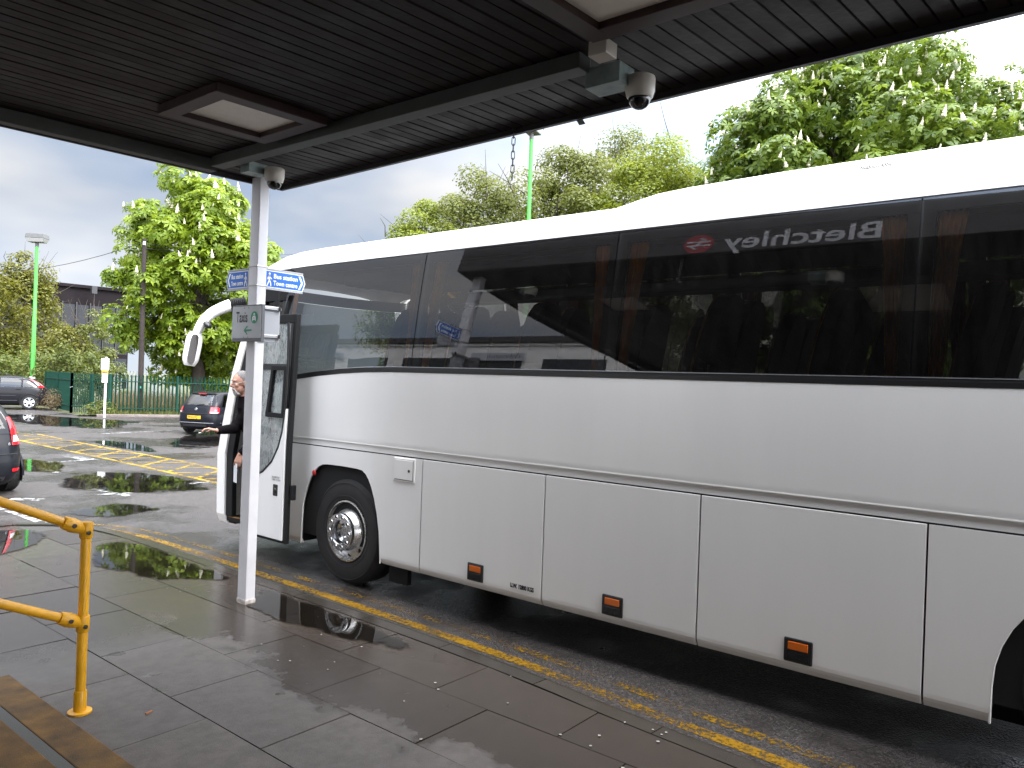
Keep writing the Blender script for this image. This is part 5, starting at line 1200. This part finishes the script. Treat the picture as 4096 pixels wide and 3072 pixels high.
# white sign pole on the verge
spb = gp(417, 1672, 32.3); sp_ = thing('sign_pole', 'white pole with two blank white plates in front of the green gate', 'sign', spb)
MB().tube([spb, spb + UP * 2.55], .045, 12).build('pole', m_wp, sp_, smooth=True)
def plate(px0, px1, py0, py1, mat, name, d=32.2):
    a, b_ = at(px0, py1, d), at(px1, py0, d); u = (b_ - a); u.z = 0; w = u.length / 2; u.normalize(); c = (a + b_) / 2; n_ = Vector((u.y, -u.x, 0))
    MB().obox(c, u * w, n_ * .012, (0, 0, (b_.z - a.z) / 2)).build(name, mat, sp_, bevel=.004); return c, u, n_
plate(404, 437, 1434, 1480, m_wp, 'plate'); c, u, n_ = plate(407, 432, 1482, 1494, pm('plate_yellow', (.75, .42, .03), .5), 'yellow_plate'); plate(407, 431, 1495, 1530, m_wp, 'plate')
MB().obox(c + n_ * .014 + UP * .01, u * .10, n_ * .002, (0, 0, .008)).obox(c + n_ * .014 - UP * .025, u * .11, n_ * .002, (0, 0, .012)).build('print_line', m_blk, sp_)
# ------------------------------------------------------------------ parked cars
class Car:
    """hatchback shell: horizontal slices with a rounded plan; x forward, y left, z up"""
    def __init__(s, lower, upper, n=5.0, hood=(0.75, 0.16)):
        s.lo, s.up, s.n, s.hood = lower, upper, n, hood
    def lev(s, z, T):
        for a, b in zip(T, T[1:]):
            if z <= b[0]: u = (max(z, a[0]) - a[0]) / (b[0] - a[0]); return [a[i] + (b[i] - a[i]) * u for i in range(1, 4)]
        return T[-1][1:4]
    def drop(s, x, z): return s.hood[1] * max(0, min(1, (x - s.hood[0]) / 1.3)) ** 1.3 * max(0, min(1, (z - .5) / .4))
    def T(s, z): return s.lo if z < s.up[0][0] else s.up
    def side(s, x, z, sg, o=0.0):
        xr, xf, hw = s.lev(z, s.T(z)); xc, a = (xr + xf) / 2, (xf - xr) / 2; k = max(0, 1 - abs((x - xc) / a) ** s.n) ** (1 / s.n)
        return Vector((x, sg * (hw * k + o), z))
    def rear(s, y, z, o=0.0):
        xr, xf, hw = s.lev(z, s.T(z)); xc, a = (xr + xf) / 2, (xf - xr) / 2; k = max(0, 1 - min(1, abs(y) / hw) ** s.n) ** (1 / s.n)
        return Vector((xc - a * k - o, y, z))
    def front(s, y, z, o=0.0):
        xr, xf, hw = s.lev(z, s.T(z)); xc, a = (xr + xf) / 2, (xf - xr) / 2; k = max(0, 1 - min(1, abs(y) / hw) ** s.n) ** (1 / s.n)
        return Vector((xc + a * k + o, y, z))
    def ang(s, deg, z, sg, o=0.0):
        xr, xf, hw = s.lev(z, s.T(z)); xc, a = (xr + xf) / 2, (xf - xr) / 2; t_ = R_(deg); c_, s_ = math.cos(t_), math.sin(t_); e = 2 / s.n
        p = Vector((xc + a * math.copysign(abs(c_) ** e, c_), sg * hw * abs(s_) ** e, z)); n_ = Vector((math.copysign(abs(c_) ** (2 - e), c_) / a, sg * abs(s_) ** (2 - e) / hw, 0)).normalized()
        return p + n_ * o
    def loops(s, T, N_=72, hood=True):
        P = []
        for z, xr, xf, hw in T:
            xc, a = (xr + xf) / 2, (xf - xr) / 2; r = []
            for k in range(N_ + 1):
                t_ = 2 * math.pi * k / N_; c_, s_ = math.cos(t_), math.sin(t_); x = xc + a * math.copysign(abs(c_) ** (2 / s.n), c_); y = hw * math.copysign(abs(s_) ** (2 / s.n), s_)
                r.append(Vector((x, y, z - (s.drop(x, z) if hood else 0))))
            P.append(r)
        return P
def refine(T, k=3):
    out = []
    for i in range(len(T) - 1):
        p0 = T[max(i - 1, 0)]; p1, p2 = T[i], T[i + 1]; p3 = T[min(i + 2, len(T) - 1)]
        for q in range(k):
            u = q / k; out.append(tuple(0.5 * (2 * b + (c_ - a) * u + (2 * a - 5 * b + 4 * c_ - d) * u * u + (3 * b - a - 3 * c_ + d) * u ** 3) for a, b, c_, d in zip(p0, p1, p2, p3)))
    return out + [T[-1]]
m_cg = glassmat('car_glass', (0.22, 0.24, 0.24), 1.7); m_tl = pm('tail_lamp_red', (0.55, 0.012, 0.02), .12, coat=.6); m_tw = pm('tail_lamp_clear', (0.70, 0.68, 0.66), .12, coat=.6)
m_plate = pm('number_plate_yellow', (0.72, 0.42, 0.02), .4); m_cplast = pm('car_plastic', (0.016, 0.016, 0.018), .5)
m_rimc = pm('car_alloy', (0.60, 0.61, 0.63), .28, .75)
def patch(mb, fn, us, vs): return mb.grid([[fn(u, v) for v in vs] for u in us])
def lin(a, b, n): return [a + (b - a) * i / (n - 1) for i in range(n)]
def car(name, label, body_mat, S_, wheels, wr, cfg, spokes):
    t_ = thing(name, label, 'car')
    lo, up = refine(S_.lo), refine(S_.up); S_.lo, S_.up = lo, up
    P = S_.loops(lo); mb = MB().grid(P); mb.add(P[0][:-1], [tuple(range(72))]); mb.add(P[-1][:-1], [tuple(range(72))])
    mb.build('body', body_mat, t_, smooth=40)
    P = S_.loops(up, hood=False); mb = MB().grid(P); mb.add(P[-1][:-1], [tuple(range(72))]); mb.build('cabin', body_mat, t_, smooth=40)
    zb, zt = cfg['belt'], cfg['wtop']; o = .004
    for sg in (1, -1):
        for (f0, f1, r0, r1) in cfg['side']:    # each side window: bottom x0,x1 and top x0,x1
            mb = MB(); patch(mb, lambda u, v: S_.side((f0 + (r0 - f0) * v) + ((f1 + (r1 - f1) * v) - (f0 + (r0 - f0) * v)) * u, zb + (zt - zb) * v, sg, o), lin(0, 1, 7), lin(0, 1, 5)); mb.build('side_window', m_cg, t_, smooth=60)
    w0, w1 = cfg['rwin']; mb = MB(); patch(mb, lambda u, v: S_.rear((w0 + (w1 - w0) * v) * (2 * u - 1), cfg['rz'][0] + (cfg['rz'][1] - cfg['rz'][0]) * v, o), lin(0, 1, 11), lin(0, 1, 5)); mb.build('rear_window', m_cg, t_, smooth=60)
    mb = MB(); patch(mb, lambda u, v: S_.front((.66 - .12 * v) * (2 * u - 1), zb + .02 + (zt - zb - .02) * v, o), lin(0, 1, 11), lin(0, 1, 5)); mb.build('windscreen', m_cg, t_, smooth=60)
    for (x, sg) in [(x, sg) for x in wheels for sg in (1, -1)]:
        y = S_.side(x, .45, sg).y; c_ = Vector((x, y, wr))
        mb = MB(); ring = [(wr + .055) * Vector((math.cos(a), 0, math.sin(a))) for a in lin(-.12 * math.pi, 1.12 * math.pi, 28)]
        mb.add([c_ + v + Vector((0, sg * .006, 0)) for v in ring] + [c_ + Vector((0, sg * .006, -wr * .3))], [(i, i + 1, 28) for i in range(27)]); mb.build('wheel_arch', m_dark, t_)
        mb = MB(); mb.tube([c_ + v + Vector((0, sg * .004, 0)) for v in ring[2:-2]], .022, 6, False); mb.build('arch_flare', body_mat, t_, smooth=True)
        wh = MB().lathe([(wr * .66, .008), (wr * .72, .016), (wr * .92, .012), (wr, -.02), (wr, -.17), (wr * .6, -.18)], c_ + Vector((0, sg * .004, 0)), (0, sg, 0), 36, True).build('wheel', m_tyre, t_, smooth=30)
        MB().lathe([(wr * .67, .008), (wr * .64, .012), (wr * .60, -.004), (wr * .58, -.06), (0, -.06)], c_ + Vector((0, sg * .004, 0)), (0, sg, 0), 32).build('rim', pm('rim_inner', (.05, .05, .055), .5, .5), wh, smooth=30)
        mb = MB()
        for k in range(spokes[0]):
            t0 = 2 * math.pi * k / spokes[0] + .3; 
            for dt in spokes[1]:
                d0 = Vector((math.cos(t0 + dt * .25), 0, math.sin(t0 + dt * .25))); d1 = Vector((math.cos(t0 + dt), 0, math.sin(t0 + dt))); mb.tube([c_ + d0 * wr * .10 + Vector((0, sg * .010, 0)), c_ + d1 * wr * .63 + Vector((0, sg * .012, 0))], [wr * .075, wr * spokes[2]], 6)
        mb.lathe([(0, .022), (wr * .16, .02), (wr * .18, .0)], c_, (0, sg, 0), 16); mb.lathe([(wr * .67, .012), (wr * .65, .018), (wr * .60, .016), (wr * .59, .0)], c_, (0, sg, 0), 32)
        mb.build('spokes', m_rimc, wh, smooth=40)
    for sg in (1, -1):
        c_ = S_.side(cfg['side'][0][0] + .05, zb + .06, sg, .07); MB().ellipsoid(c_, .06, .09, .065, 12, 8).build('door_mirror', body_mat, t_, smooth=True)
        for xh in cfg['handles']:
            c_ = S_.side(xh, zb - .10, sg, .012); MB().obox(c_, (.09, 0, 0), (0, .012, 0), (0, 0, .014)).build('door_handle', body_mat, t_, bevel=.008)
        for xs in cfg['seams']:
            MB().tube([S_.side(xs, z, sg, .0015) for z in lin(.28, zb, 8)], .005, 4, False).build('door_seam', m_dark, t_)
    return t_
def place(o, loc, az, sc=1.0): o.location = loc; o.rotation_euler = (0, 0, az); o.scale = (sc,) * 3
m_blk1 = pm('car_paint_black', (0.010, 0.010, 0.013), .3, coat=.08, spec=.15); m_blk2 = pm('car_paint_deep_blue', (0.007, 0.0075, 0.011), .3, coat=.08, spec=.15); m_blk3 = pm('car_paint_midnight', (0.007, 0.0075, 0.010), .3, coat=.08, spec=.15)

# small deep-blue hatchback by the fence
Sp = Car([(.17, -1.86, 1.86, .70), (.26, -1.96, 1.95, .79), (.42, -1.985, 1.985, .83), (.60, -1.975, 1.985, .84), (.76, -1.93, 1.95, .835), (.90, -1.88, 1.90, .80), (.93, -1.86, 1.86, .78)],
         [(.92, -1.87, 1.10, .785), (1.05, -1.80, .86, .755), (1.22, -1.66, .54, .70), (1.36, -1.52, .22, .64), (1.425, -1.38, -.02, .58), (1.452, -1.15, -.25, .46)], 5.5)
pc = car('parked_car', 'small dark blue hatchback parked by the fence, plate FY14 OCJ', m_blk2, Sp, (-1.24, 1.23), .30,
         dict(belt=.955, wtop=1.34, side=[(.62, -.30, .16, -.33), (-.36, -1.15, -.39, -1.10), (-1.2, -1.52, -1.16, -1.30)], rwin=(.66, .52), rz=(1.00, 1.335), handles=(.0, -.85), seams=(-.33,)), (5, (-.18, .18), .07))
tg = MB(); patch(tg, lambda u, v: Sp.rear((.62) * (2 * u - 1), 1.375 + .03 * v, .06 * (1 - v)), lin(0, 1, 9), (0, 1)); tg.build('spoiler', m_blk2, pc)
MB().box(-1.60, -1.56, -.14, .14, 1.365, 1.39).build('brake_lamp', m_tl, pc)
for sg in (1, -1):
    mb = MB(); patch(mb, lambda u, v: Sp.ang(163 - 31 * u - 3 * v * (1 - u), .735 + .20 * v, sg, .012), lin(0, 1, 14), lin(0, 1, 5)); tl = mb.build('tail_lamp', m_tl, pc, smooth=60)
    mb = MB(); patch(mb, lambda u, v: Sp.ang(160 - 24 * u, .742 + .035 * v, sg, .016), lin(0, 1, 10), (0, 1)); mb.build('clear_lens', m_tw, tl, smooth=60)
mb = MB(); mb.tube([Sp.rear(y, .705, .004) for y in lin(-.62, .62, 11)], .012, 5, False); mb.build('tailgate_seam', m_dark, pc)
mb = MB(); mb.tube([Sp.rear(y, .40, .004) for y in lin(-.78, .78, 13)], .010, 5, False); mb.build('bumper_strip', m_rimc, pc)
mb = MB(); patch(mb, lambda u, v: Sp.rear(.72 * (2 * u - 1), .20 + .15 * v, .006), lin(0, 1, 11), lin(0, 1, 3)); mb.build('bumper_valance', m_cplast, pc)
np_ = MB().box(-1.998, -1.99, -.26, .26, .53, .64).build('number_plate', m_plate, pc)
lettering('FY14 OCJ', .105, (-2.0, .235, .548), (0, -1, 0), (0, 0, 1), m_blk, np_, sx=.86, bold=.002)
bd_ = MB().lathe([(0, .006), (.042, .006), (.046, 0)], Sp.rear(0, .86, .004), (-1, 0, .1), 24).build('round_badge', m_rimc, pc)
c_ = Sp.rear(0, .86, .012); g = MB()
for a, b_ in (((-.024, .024), (-.008, -.026)), ((-.008, -.026), (0, -.006)), ((0, -.006), (.008, -.026)), ((.008, -.026), (.024, .024)), ((-.010, .030), (0, .008)), ((0, .008), (.010, .030))):
    p0, p1 = [c_ + Vector((0, -q[0], q[1])) for q in (a, b_)]; d = (p1 - p0).normalized().cross(Vector((1, 0, 0))) * .0045; g.add([p0 - d, p1 - d, p1 + d, p0 + d], [(0, 1, 2, 3)])
g.build('badge_emblem', m_blk2, bd_)
lettering('POLO', .06, Sp.rear(.56, .735, .008), (0, -1, 0), (0, 0, 1), m_rimc, pc)
MB().tube([Sp.rear(0.02, 1.0, .02), Sp.rear(-.26, 1.03, .02)], .012, 6).build('rear_wiper', m_cplast, pc)
MB().tube([(-.95, 0, 1.45), (-1.12, 0, 1.56)], .006, 5).build('aerial', m_cplast, pc)
rw = gp(752, 1731, 25.9); hd_ = R_(24); fw2 = Vector((math.cos(hd_), math.sin(hd_), 0)); lf2 = Vector((-fw2.y, fw2.x, 0))
place(pc, rw + fw2 * 1.24 - lf2 * .74, hd_, .97)

# black hatchback at the left, seen from its left side
Sf = Car([(.18, -1.98, 2.02, .74), (.28, -2.10, 2.12, .84), (.45, -2.14, 2.16, .885), (.62, -2.12, 2.15, .895), (.80, -2.06, 2.10, .885), (.95, -1.98, 2.02, .85), (.99, -1.95, 1.96, .83)],
         [(.98, -1.96, 1.30, .83), (1.10, -1.84, 1.02, .80), (1.25, -1.62, .66, .75), (1.38, -1.32, .30, .69), (1.455, -1.02, -.02, .62), (1.48, -.80, -.35, .50)], 5.0, (.95, .18))
fc = car('parked_car', 'black five-door hatchback with silver alloy wheels under the left lamp post', m_blk1, Sf, (-1.30, 1.34), .322,
         dict(belt=1.00, wtop=1.385, side=[(.80, -.12, .26, -.16), (-.20, -.98, -.22, -.98), (-1.04, -1.60, -1.04, -1.12)], rwin=(.66, .55), rz=(1.05, 1.38), handles=(.02, -.88), seams=(-.17, -1.0)), (5, (-.20, .20), .09))
for sg in (1, -1):
    mb = MB(); patch(mb, lambda u, v: Sf.ang(150 - (24 - 4 * v) * u, .99 + .36 * v, sg, .014), lin(0, 1, 10), lin(0, 1, 7)); tl = mb.build('tail_lamp', m_tl, fc, smooth=60)
    mb = MB(); patch(mb, lambda u, v: Sf.ang(134 - 6 * u, 1.08 + .15 * v, sg, .020), lin(0, 1, 4), lin(0, 1, 4)); mb.build('clear_lens', m_tw, tl, smooth=60)
    mb = MB(); mb.tube([Sf.side(x, .40, sg, .004) for x in lin(-.85, .95, 10)], .016, 5, False); mb.build('sill_trim', m_cplast, fc)
    mb = MB(); mb.tube([Sf.side(x, .62, sg, .003) for x in lin(-.8, 1.0, 10)], .012, 5, False); mb.build('side_moulding', m_cplast, fc)
np_ = MB().box(-2.155, -2.14, -.26, .26, .50, .61).build('number_plate', m_plate, fc)
rw = gp(115, 1655, 36.0); hd_ = R_(160); fw2 = Vector((math.cos(hd_), math.sin(hd_), 0)); lf2 = Vector((-fw2.y, fw2.x, 0))
place(fc, rw + fw2 * 1.30 * 1.06 - lf2 * .88, hd_, 1.06)

# dark hatchback cut off by the left picture edge
Sd = Car([(.17, -1.82, 1.86, .70), (.27, -1.93, 1.95, .80), (.42, -1.965, 1.985, .85), (.60, -1.96, 1.985, .86), (.78, -1.92, 1.95, .855), (.94, -1.85, 1.90, .82), (.98, -1.83, 1.86, .80)],
         [(.97, -1.84, 1.15, .80), (1.10, -1.76, .90, .77), (1.26, -1.62, .58, .715), (1.39, -1.48, .24, .65), (1.455, -1.32, -.02, .58), (1.48, -1.08, -.28, .47)], 5.0)
dc = car('parked_car', 'dark hatchback showing its tall red tail lamp at the left picture edge', m_blk3, Sd, (-1.22, 1.25), .31,
         dict(belt=1.00, wtop=1.37, side=[(.66, -.25, .18, -.28), (-.32, -1.1, -.34, -1.05), (-1.15, -1.45, -1.11, -1.25)], rwin=(.60, .50), rz=(1.05, 1.37), handles=(.05, -.85), seams=(-.28,)), (5, (-.18, .18), .07))
for sg in (1, -1):
    mb = MB(); patch(mb, lambda u, v: Sd.ang(160 - 10 * v - (34 - 16 * v) * u, .80 + .42 * v, sg, .014), lin(0, 1, 14), lin(0, 1, 9)); tl = mb.build('tail_lamp', m_tl, dc, smooth=60)
    mb = MB(); patch(mb, lambda u, v: Sd.ang(157 - 4 * v - (17 - 6 * v) * u, .85 + .09 * v, sg, .019), lin(0, 1, 7), (0, .5, 1)); mb.build('clear_lens', m_tw, tl, smooth=60)
    mb = MB(); patch(mb, lambda u, v: Sd.rear(sg * (.56 + .20 * u), .385 + .05 * v, .008), lin(0, 1, 6), (0, 1)); mb.build('bumper_reflector', m_tl, dc, smooth=60)
mb = MB(); patch(mb, lambda u, v: Sd.rear(.74 * (2 * u - 1), .20 + .12 * v, .006), lin(0, 1, 11), lin(0, 1, 3)); mb.build('bumper_valance', m_cplast, dc)
mb = MB(); mb.tube([Sd.rear(y, .66, .004) for y in lin(-.66, .66, 11)], .010, 5, False); mb.build('tailgate_seam', m_dark, dc)
lettering('6', .07, Sd.rear(-.50, .80, .010), (0, -1, 0), (0, 0, 1), m_rimc, dc)
place(dc, (3.74, 15.35, 0), R_(93))

# ------------------------------------------------------------------ driver leaning out of the coach door
m_skin = pm('skin', (0.38, 0.20, 0.145), .55, var=.12, vs=25); m_cloth = pm('dark_fleece', (0.005, 0.0036, 0.0045), .95, spec=.1, var=.3, vs=30, bump=.3, bs=120); m_trou = pm('dark_trousers', (0.013, 0.013, 0.016), .9, var=.2, vs=20); m_hair = pm('grey_hair', (0.17, 0.16, 0.155), .8, var=.4, vs=90, bump=.5, bs=300); m_beard = pm('grey_beard', (0.42, 0.40, 0.385), .8, var=.3, vs=120, bump=.5, bs=300)
def capsule(mb, a, b, r0, r1, n=10):
    a, b = Vector(a), Vector(b); d = (b - a).normalized(); pts = []; rs = []
    for k in (1, .8, .45, 0): pts.append(a - d * r0 * k); rs.append(r0 * math.sqrt(max(0.0, 1 - k * k)) + 1e-4)
    for k in (0, .45, .8, 1): pts.append(b + d * r1 * k); rs.append(r1 * math.sqrt(max(0.0, 1 - k * k)) + 1e-4)
    mb.tube(pts, rs, n)
def fuse(o, vox, sm=4):
    r = o.modifiers.new('fuse', 'REMESH'); r.mode = 'VOXEL'; r.voxel_size = vox; r.use_smooth_shade = True
    s_ = o.modifiers.new('smooth', 'SMOOTH'); s_.factor = .5; s_.iterations = sm
man = thing('person', 'man with grey beard and glasses in a black fleece leaning out of the coach door', 'person', (4.95, 7.45, .385))
fwd = Vector((-.90, .44, 0)).normalized(); rgt = Vector((fwd.y, -fwd.x, 0))       # his right hand side
HC = Vector((4.575, 7.43, 1.935)); hf = Vector((-.98, .20, -.10)).normalized(); hr_ = hf.cross(UP).normalized(); hu = hr_.cross(hf).normalized()
HR = Matrix((hr_, hf, hu)).transposed()     # head axes: x right, y face, z up
def hp(x, y, z): return HC + hr_ * x + hf * y + hu * z
hipc = Vector((4.86, 7.45, 1.27)); chest = Vector((4.72, 7.44, 1.56)); neck0 = Vector((4.655, 7.43, 1.70))
shR, shL = Vector((4.685, 7.44, 1.655)) + rgt * .175, Vector((4.70, 7.44, 1.645)) - rgt * .175
haR = at(868, 1722, 7.95); elR = shR.lerp(haR, .52) + Vector((.03, .0, -.10)); haL = at(962, 1815, 8.06); elL = shL.lerp(haL, .5) + Vector((.10, -.05, -.06))
b = MB()
b.ellipsoid(hp(0, -.005, .025), .077, .098, .098, 20, 14, HR); b.ellipsoid(hp(0, .022, -.055), .062, .075, .070, 18, 12, HR); b.ellipsoid(hp(0, .052, -.098), .036, .034, .026, 14, 10, HR)
capsule(b, hp(0, .088, .018), hp(0, .112, -.022), .010, .015); b.ellipsoid(hp(0, .100, -.030), .019, .014, .010, 10, 8, HR)
b.ellipsoid(hp(0, .080, .034), .060, .018, .010, 14, 8, HR)
for sx_ in (1, -1): b.ellipsoid(hp(.078 * sx_, -.012, -.005), .010, .020, .034, 10, 8, HR); b.ellipsoid(hp(.040 * sx_, .066, -.022), .024, .020, .020, 10, 8, HR)
b.ellipsoid(hp(0, .088, -.066), .028, .012, .008, 12, 8, HR); b.ellipsoid(hp(0, .086, -.078), .022, .012, .007, 12, 8, HR)
capsule(b, HC - hu * .07 - hf * .02, neck0 - UP * .05, .054, .054)
capsule(b, neck0, hipc, .10, .12); capsule(b, shR, elR, .045, .038); capsule(b, elR, haR, .036, .025); capsule(b, shL, elL, .045, .038); capsule(b, elL, haL, .036, .025); capsule(b, shR, shL, .05, .05)
feet = [Vector((4.93, 7.54, .45)), Vector((5.02, 7.36, .45))]; hips = [hipc + rgt * .09, hipc - rgt * .09]; kn = [Vector((4.86, 7.52, .84)), Vector((4.93, 7.36, .84))]
for h_, k_, f_ in zip(hips, kn, feet): capsule(b, h_, k_, .075, .055); capsule(b, k_, f_, .05, .038)
def hand(mb, wrist, dirv, palm_n, curl, thumb_side, scale=1.0):
    """palm, four jointed fingers of unequal length and a thumb leaving the side of the palm"""
    d = Vector(dirv).normalized(); n_ = Vector(palm_n); n_ = (n_ - d * n_.dot(d)).normalized(); s_ = d.cross(n_) * thumb_side
    pc_ = wrist + d * .05 * scale
    for k in (-1.5, -.5, .5, 1.5): capsule(mb, wrist + s_ * k * .010 * scale, wrist + d * .088 * scale + s_ * k * .019 * scale, .014 * scale, .0125 * scale, 8)
    for k, ln in ((1.5, .072), (.5, .080), (-.5, .075), (-1.5, .060)):
        p0 = wrist + d * .090 * scale + s_ * k * .0195 * scale; a = 0.0; dirc = d.copy(); r = .0092 * scale
        for j, (f_, cu) in enumerate(((.45, curl[0]), (.32, curl[1]), (.23, curl[2]))):
            a += cu; dd = d * math.cos(a) + n_ * math.sin(a) + s_ * k * .03; p1 = p0 + dd * ln * f_ * scale; capsule(mb, p0, p1, r, r * .92, 8); p0 = p1; r *= .92
    p0 = wrist + d * .028 * scale + s_ * .026 * scale; p1 = p0 + (d * .65 + s_ * .75 + n_ * .30).normalized() * .040 * scale; p2 = p1 + (d * .85 + s_ * .15 + n_ * .55).normalized() * .034 * scale; p3 = p2 + (d * .8 - s_ * .1 + n_ * .5).normalized() * .026 * scale
    capsule(mb, p0, p1, .0135 * scale, .0115 * scale, 8); capsule(mb, p1, p2, .0112 * scale, .010 * scale, 8); capsule(mb, p2, p3, .0098 * scale, .0085 * scale, 8)
    return wrist + d * .13 * scale + n_ * .045 * scale + s_ * .02 * scale
dR = (at(838, 1716, 7.93) - haR).normalized(); tipR = hand(b, haR, dR, Vector((.3, -.2, -.9)), (.35, .55, .45), -1 if True else 1)
hand(b, haL, Vector((-.25, .10, -1)), rgt * .8 + fwd * -.2, (.35, .5, .5), 1)
body = b.build('body', m_skin, man); fuse(body, .0055, 3)
# hair, beard, eyes, glasses
h = MB(); h.ellipsoid(hp(0, -.018, .040), .083, .098, .095, 22, 14, HR); hm_ = h.build('hair', m_hair, man, smooth=True)
me = hm_.data; bm = bmesh.new(); bm.from_mesh(me); off = OFFS[man.name]
bmesh.ops.delete(bm, geom=[v for v in bm.verts if ((v.co + off - HC).dot(hf) > .052 and (v.co + off - HC).dot(hu) < .105) or (v.co + off - HC).dot(hu) < -.045 or ((v.co + off - HC).dot(hf) > .02 and (v.co + off - HC).dot(hu) < .05)], context='VERTS'); bm.to_mesh(me); bm.free()
bb = MB(); bb.ellipsoid(hp(0, .050, -.104), .044, .042, .034, 16, 10, HR); bb.ellipsoid(hp(0, .070, -.088), .030, .030, .018, 14, 8, HR); capsule(bb, hp(-.028, .092, -.056), hp(.028, .092, -.056), .008, .008)
for sx_ in (1, -1): capsule(bb, hp(.030 * sx_, .088, -.058), hp(.034 * sx_, .072, -.095), .008, .012)
fuse(bb.build('beard', m_beard, man), .005, 2)
for sx_ in (1, -1):
    e_ = MB().ellipsoid(hp(.031 * sx_, .072, .006), .0125, .011, .0085, 10, 8, HR).build('eye', pm('eye_white', (.6, .58, .56), .2), man, smooth=True); MB().ellipsoid(hp(.031 * sx_, .081, .005), .005, .003, .005, 8, 6, HR).build('pupil', pm('pupil_dark', (.03, .025, .02), .2), e_)
    capsule(MB(), hp(0, 0, 0), hp(0, .1, 0), .01, .01)
    mb = MB(); capsule(mb, hp(.014 * sx_, .090, .030), hp(.050 * sx_, .078, .032), .005, .004); mb.build('eyebrow', m_hair, man, smooth=True)
gls = MB()
for sx_ in (1, -1):
    c_ = hp(.033 * sx_, .104, -.012); gls.tube([c_ + hr_ * .024 * math.cos(a) + hu * .016 * math.sin(a) for a in [i * math.pi / 9 for i in range(19)]], .0016, 6, False)
    gls.tube([hp(.056 * sx_, .098, -.004), hp(.080 * sx_, .03, .012), hp(.081 * sx_, -.02, .016)], .0016, 6)
gls.tube([hp(-.010, .106, -.008), hp(0, .112, -.004), hp(.010, .106, -.008)], .0016, 6); gls.build('glasses', pm('wire_frame', (.35, .33, .3), .3, .8), man)
# clothing
j = MB(); capsule(j, neck0 - UP * .02, chest, .10, .155, 16); capsule(j, chest + rgt * .05, hipc + rgt * .05 + UP * .02, .145, .145, 16); capsule(j, chest - rgt * .05, hipc - rgt * .05 + UP * .02, .145, .145, 16); capsule(j, hipc + rgt * .06, hipc + rgt * .05 - UP * .12, .14, .135, 14); capsule(j, hipc - rgt * .06, hipc - rgt * .05 - UP * .12, .14, .135, 14)
capsule(j, shR - rgt * .02, shL + rgt * .02, .095, .095, 12); capsule(j, neck0, shR, .085, .085, 12); capsule(j, neck0, shL, .085, .085, 12); capsule(j, shR, elR, .075, .060, 12); capsule(j, elR, elR.lerp(haR, .90), .058, .044, 12); capsule(j, shL, elL, .075, .060, 12); capsule(j, elL, elL.lerp(haL, .88), .058, .044, 12)
capsule(j, neck0 + UP * .06 + fwd * .012, neck0 - UP * .02, .088, .11, 14); fuse(j.build('fleece', m_cloth, man), .010, 5)
tr_ = MB()
for h_, k_, f_ in zip(hips, kn, feet): capsule(tr_, h_, k_, .100, .075, 14); capsule(tr_, k_, f_ + UP * .03, .072, .062, 14)
capsule(tr_, hips[0], hips[1], .11, .11, 14); fuse(tr_.build('trousers', m_trou, man), .010, 5)
for f_ in feet:
    s_ = MB(); s_.ellipsoid(f_ + fwd * .06 - UP * .03, .13, .048, .038, 14, 8, Matrix((fwd, -rgt, UP)).transposed()); capsule(s_, f_ - fwd * .03, f_ + UP * .04, .04, .042); fuse(s_.build('shoe', pm('shoe_black', (.012, .012, .012), .4), man), .008, 3)
cl = MB(); capsule(cl, neck0 + UP * .035 - rgt * .03 + fwd * .06, neck0 + UP * .01 + fwd * .085, .014, .012); cl.build('shirt_collar', pm('collar_white', (.6, .6, .62), .7), man, smooth=True)
pr_c = chest + fwd * .158 - rgt * .02 + UP * .0
for i, s_ in enumerate(('BL', 'Min', '&', 'Coac', '548')): lettering(s_, .020 if i else .026, pr_c + UP * (.03 - .022 * i) + fwd * .006, -rgt, UP, pm('print_white', (.6, .6, .6), .7), man, sx=.9, align='CENTER')
tag(MB().tube([tipR - dR * .005, tipR + dR * .045 - UP * .02], .0042, 8).build('cigarette', pm('cigarette_paper', (.75, .73, .70), .7)), 'lit white cigarette in the right hand of the man at the coach door', 'cigarette')
pp = haL + Vector((-.04, .02, -.10)); 
tag(MB().shell([[pp + rgt * a + fwd * .01 * math.sin(a * 20) + (-UP * z - rgt * .08 * z) for z in lin(0, .20, 4)] for a in lin(-.06, .07, 4)], fwd * .002).build('paper_sheet', pm('paper', (.66, .66, .68), .8)), 'folded white paper held low in the left hand of the man', 'paper')
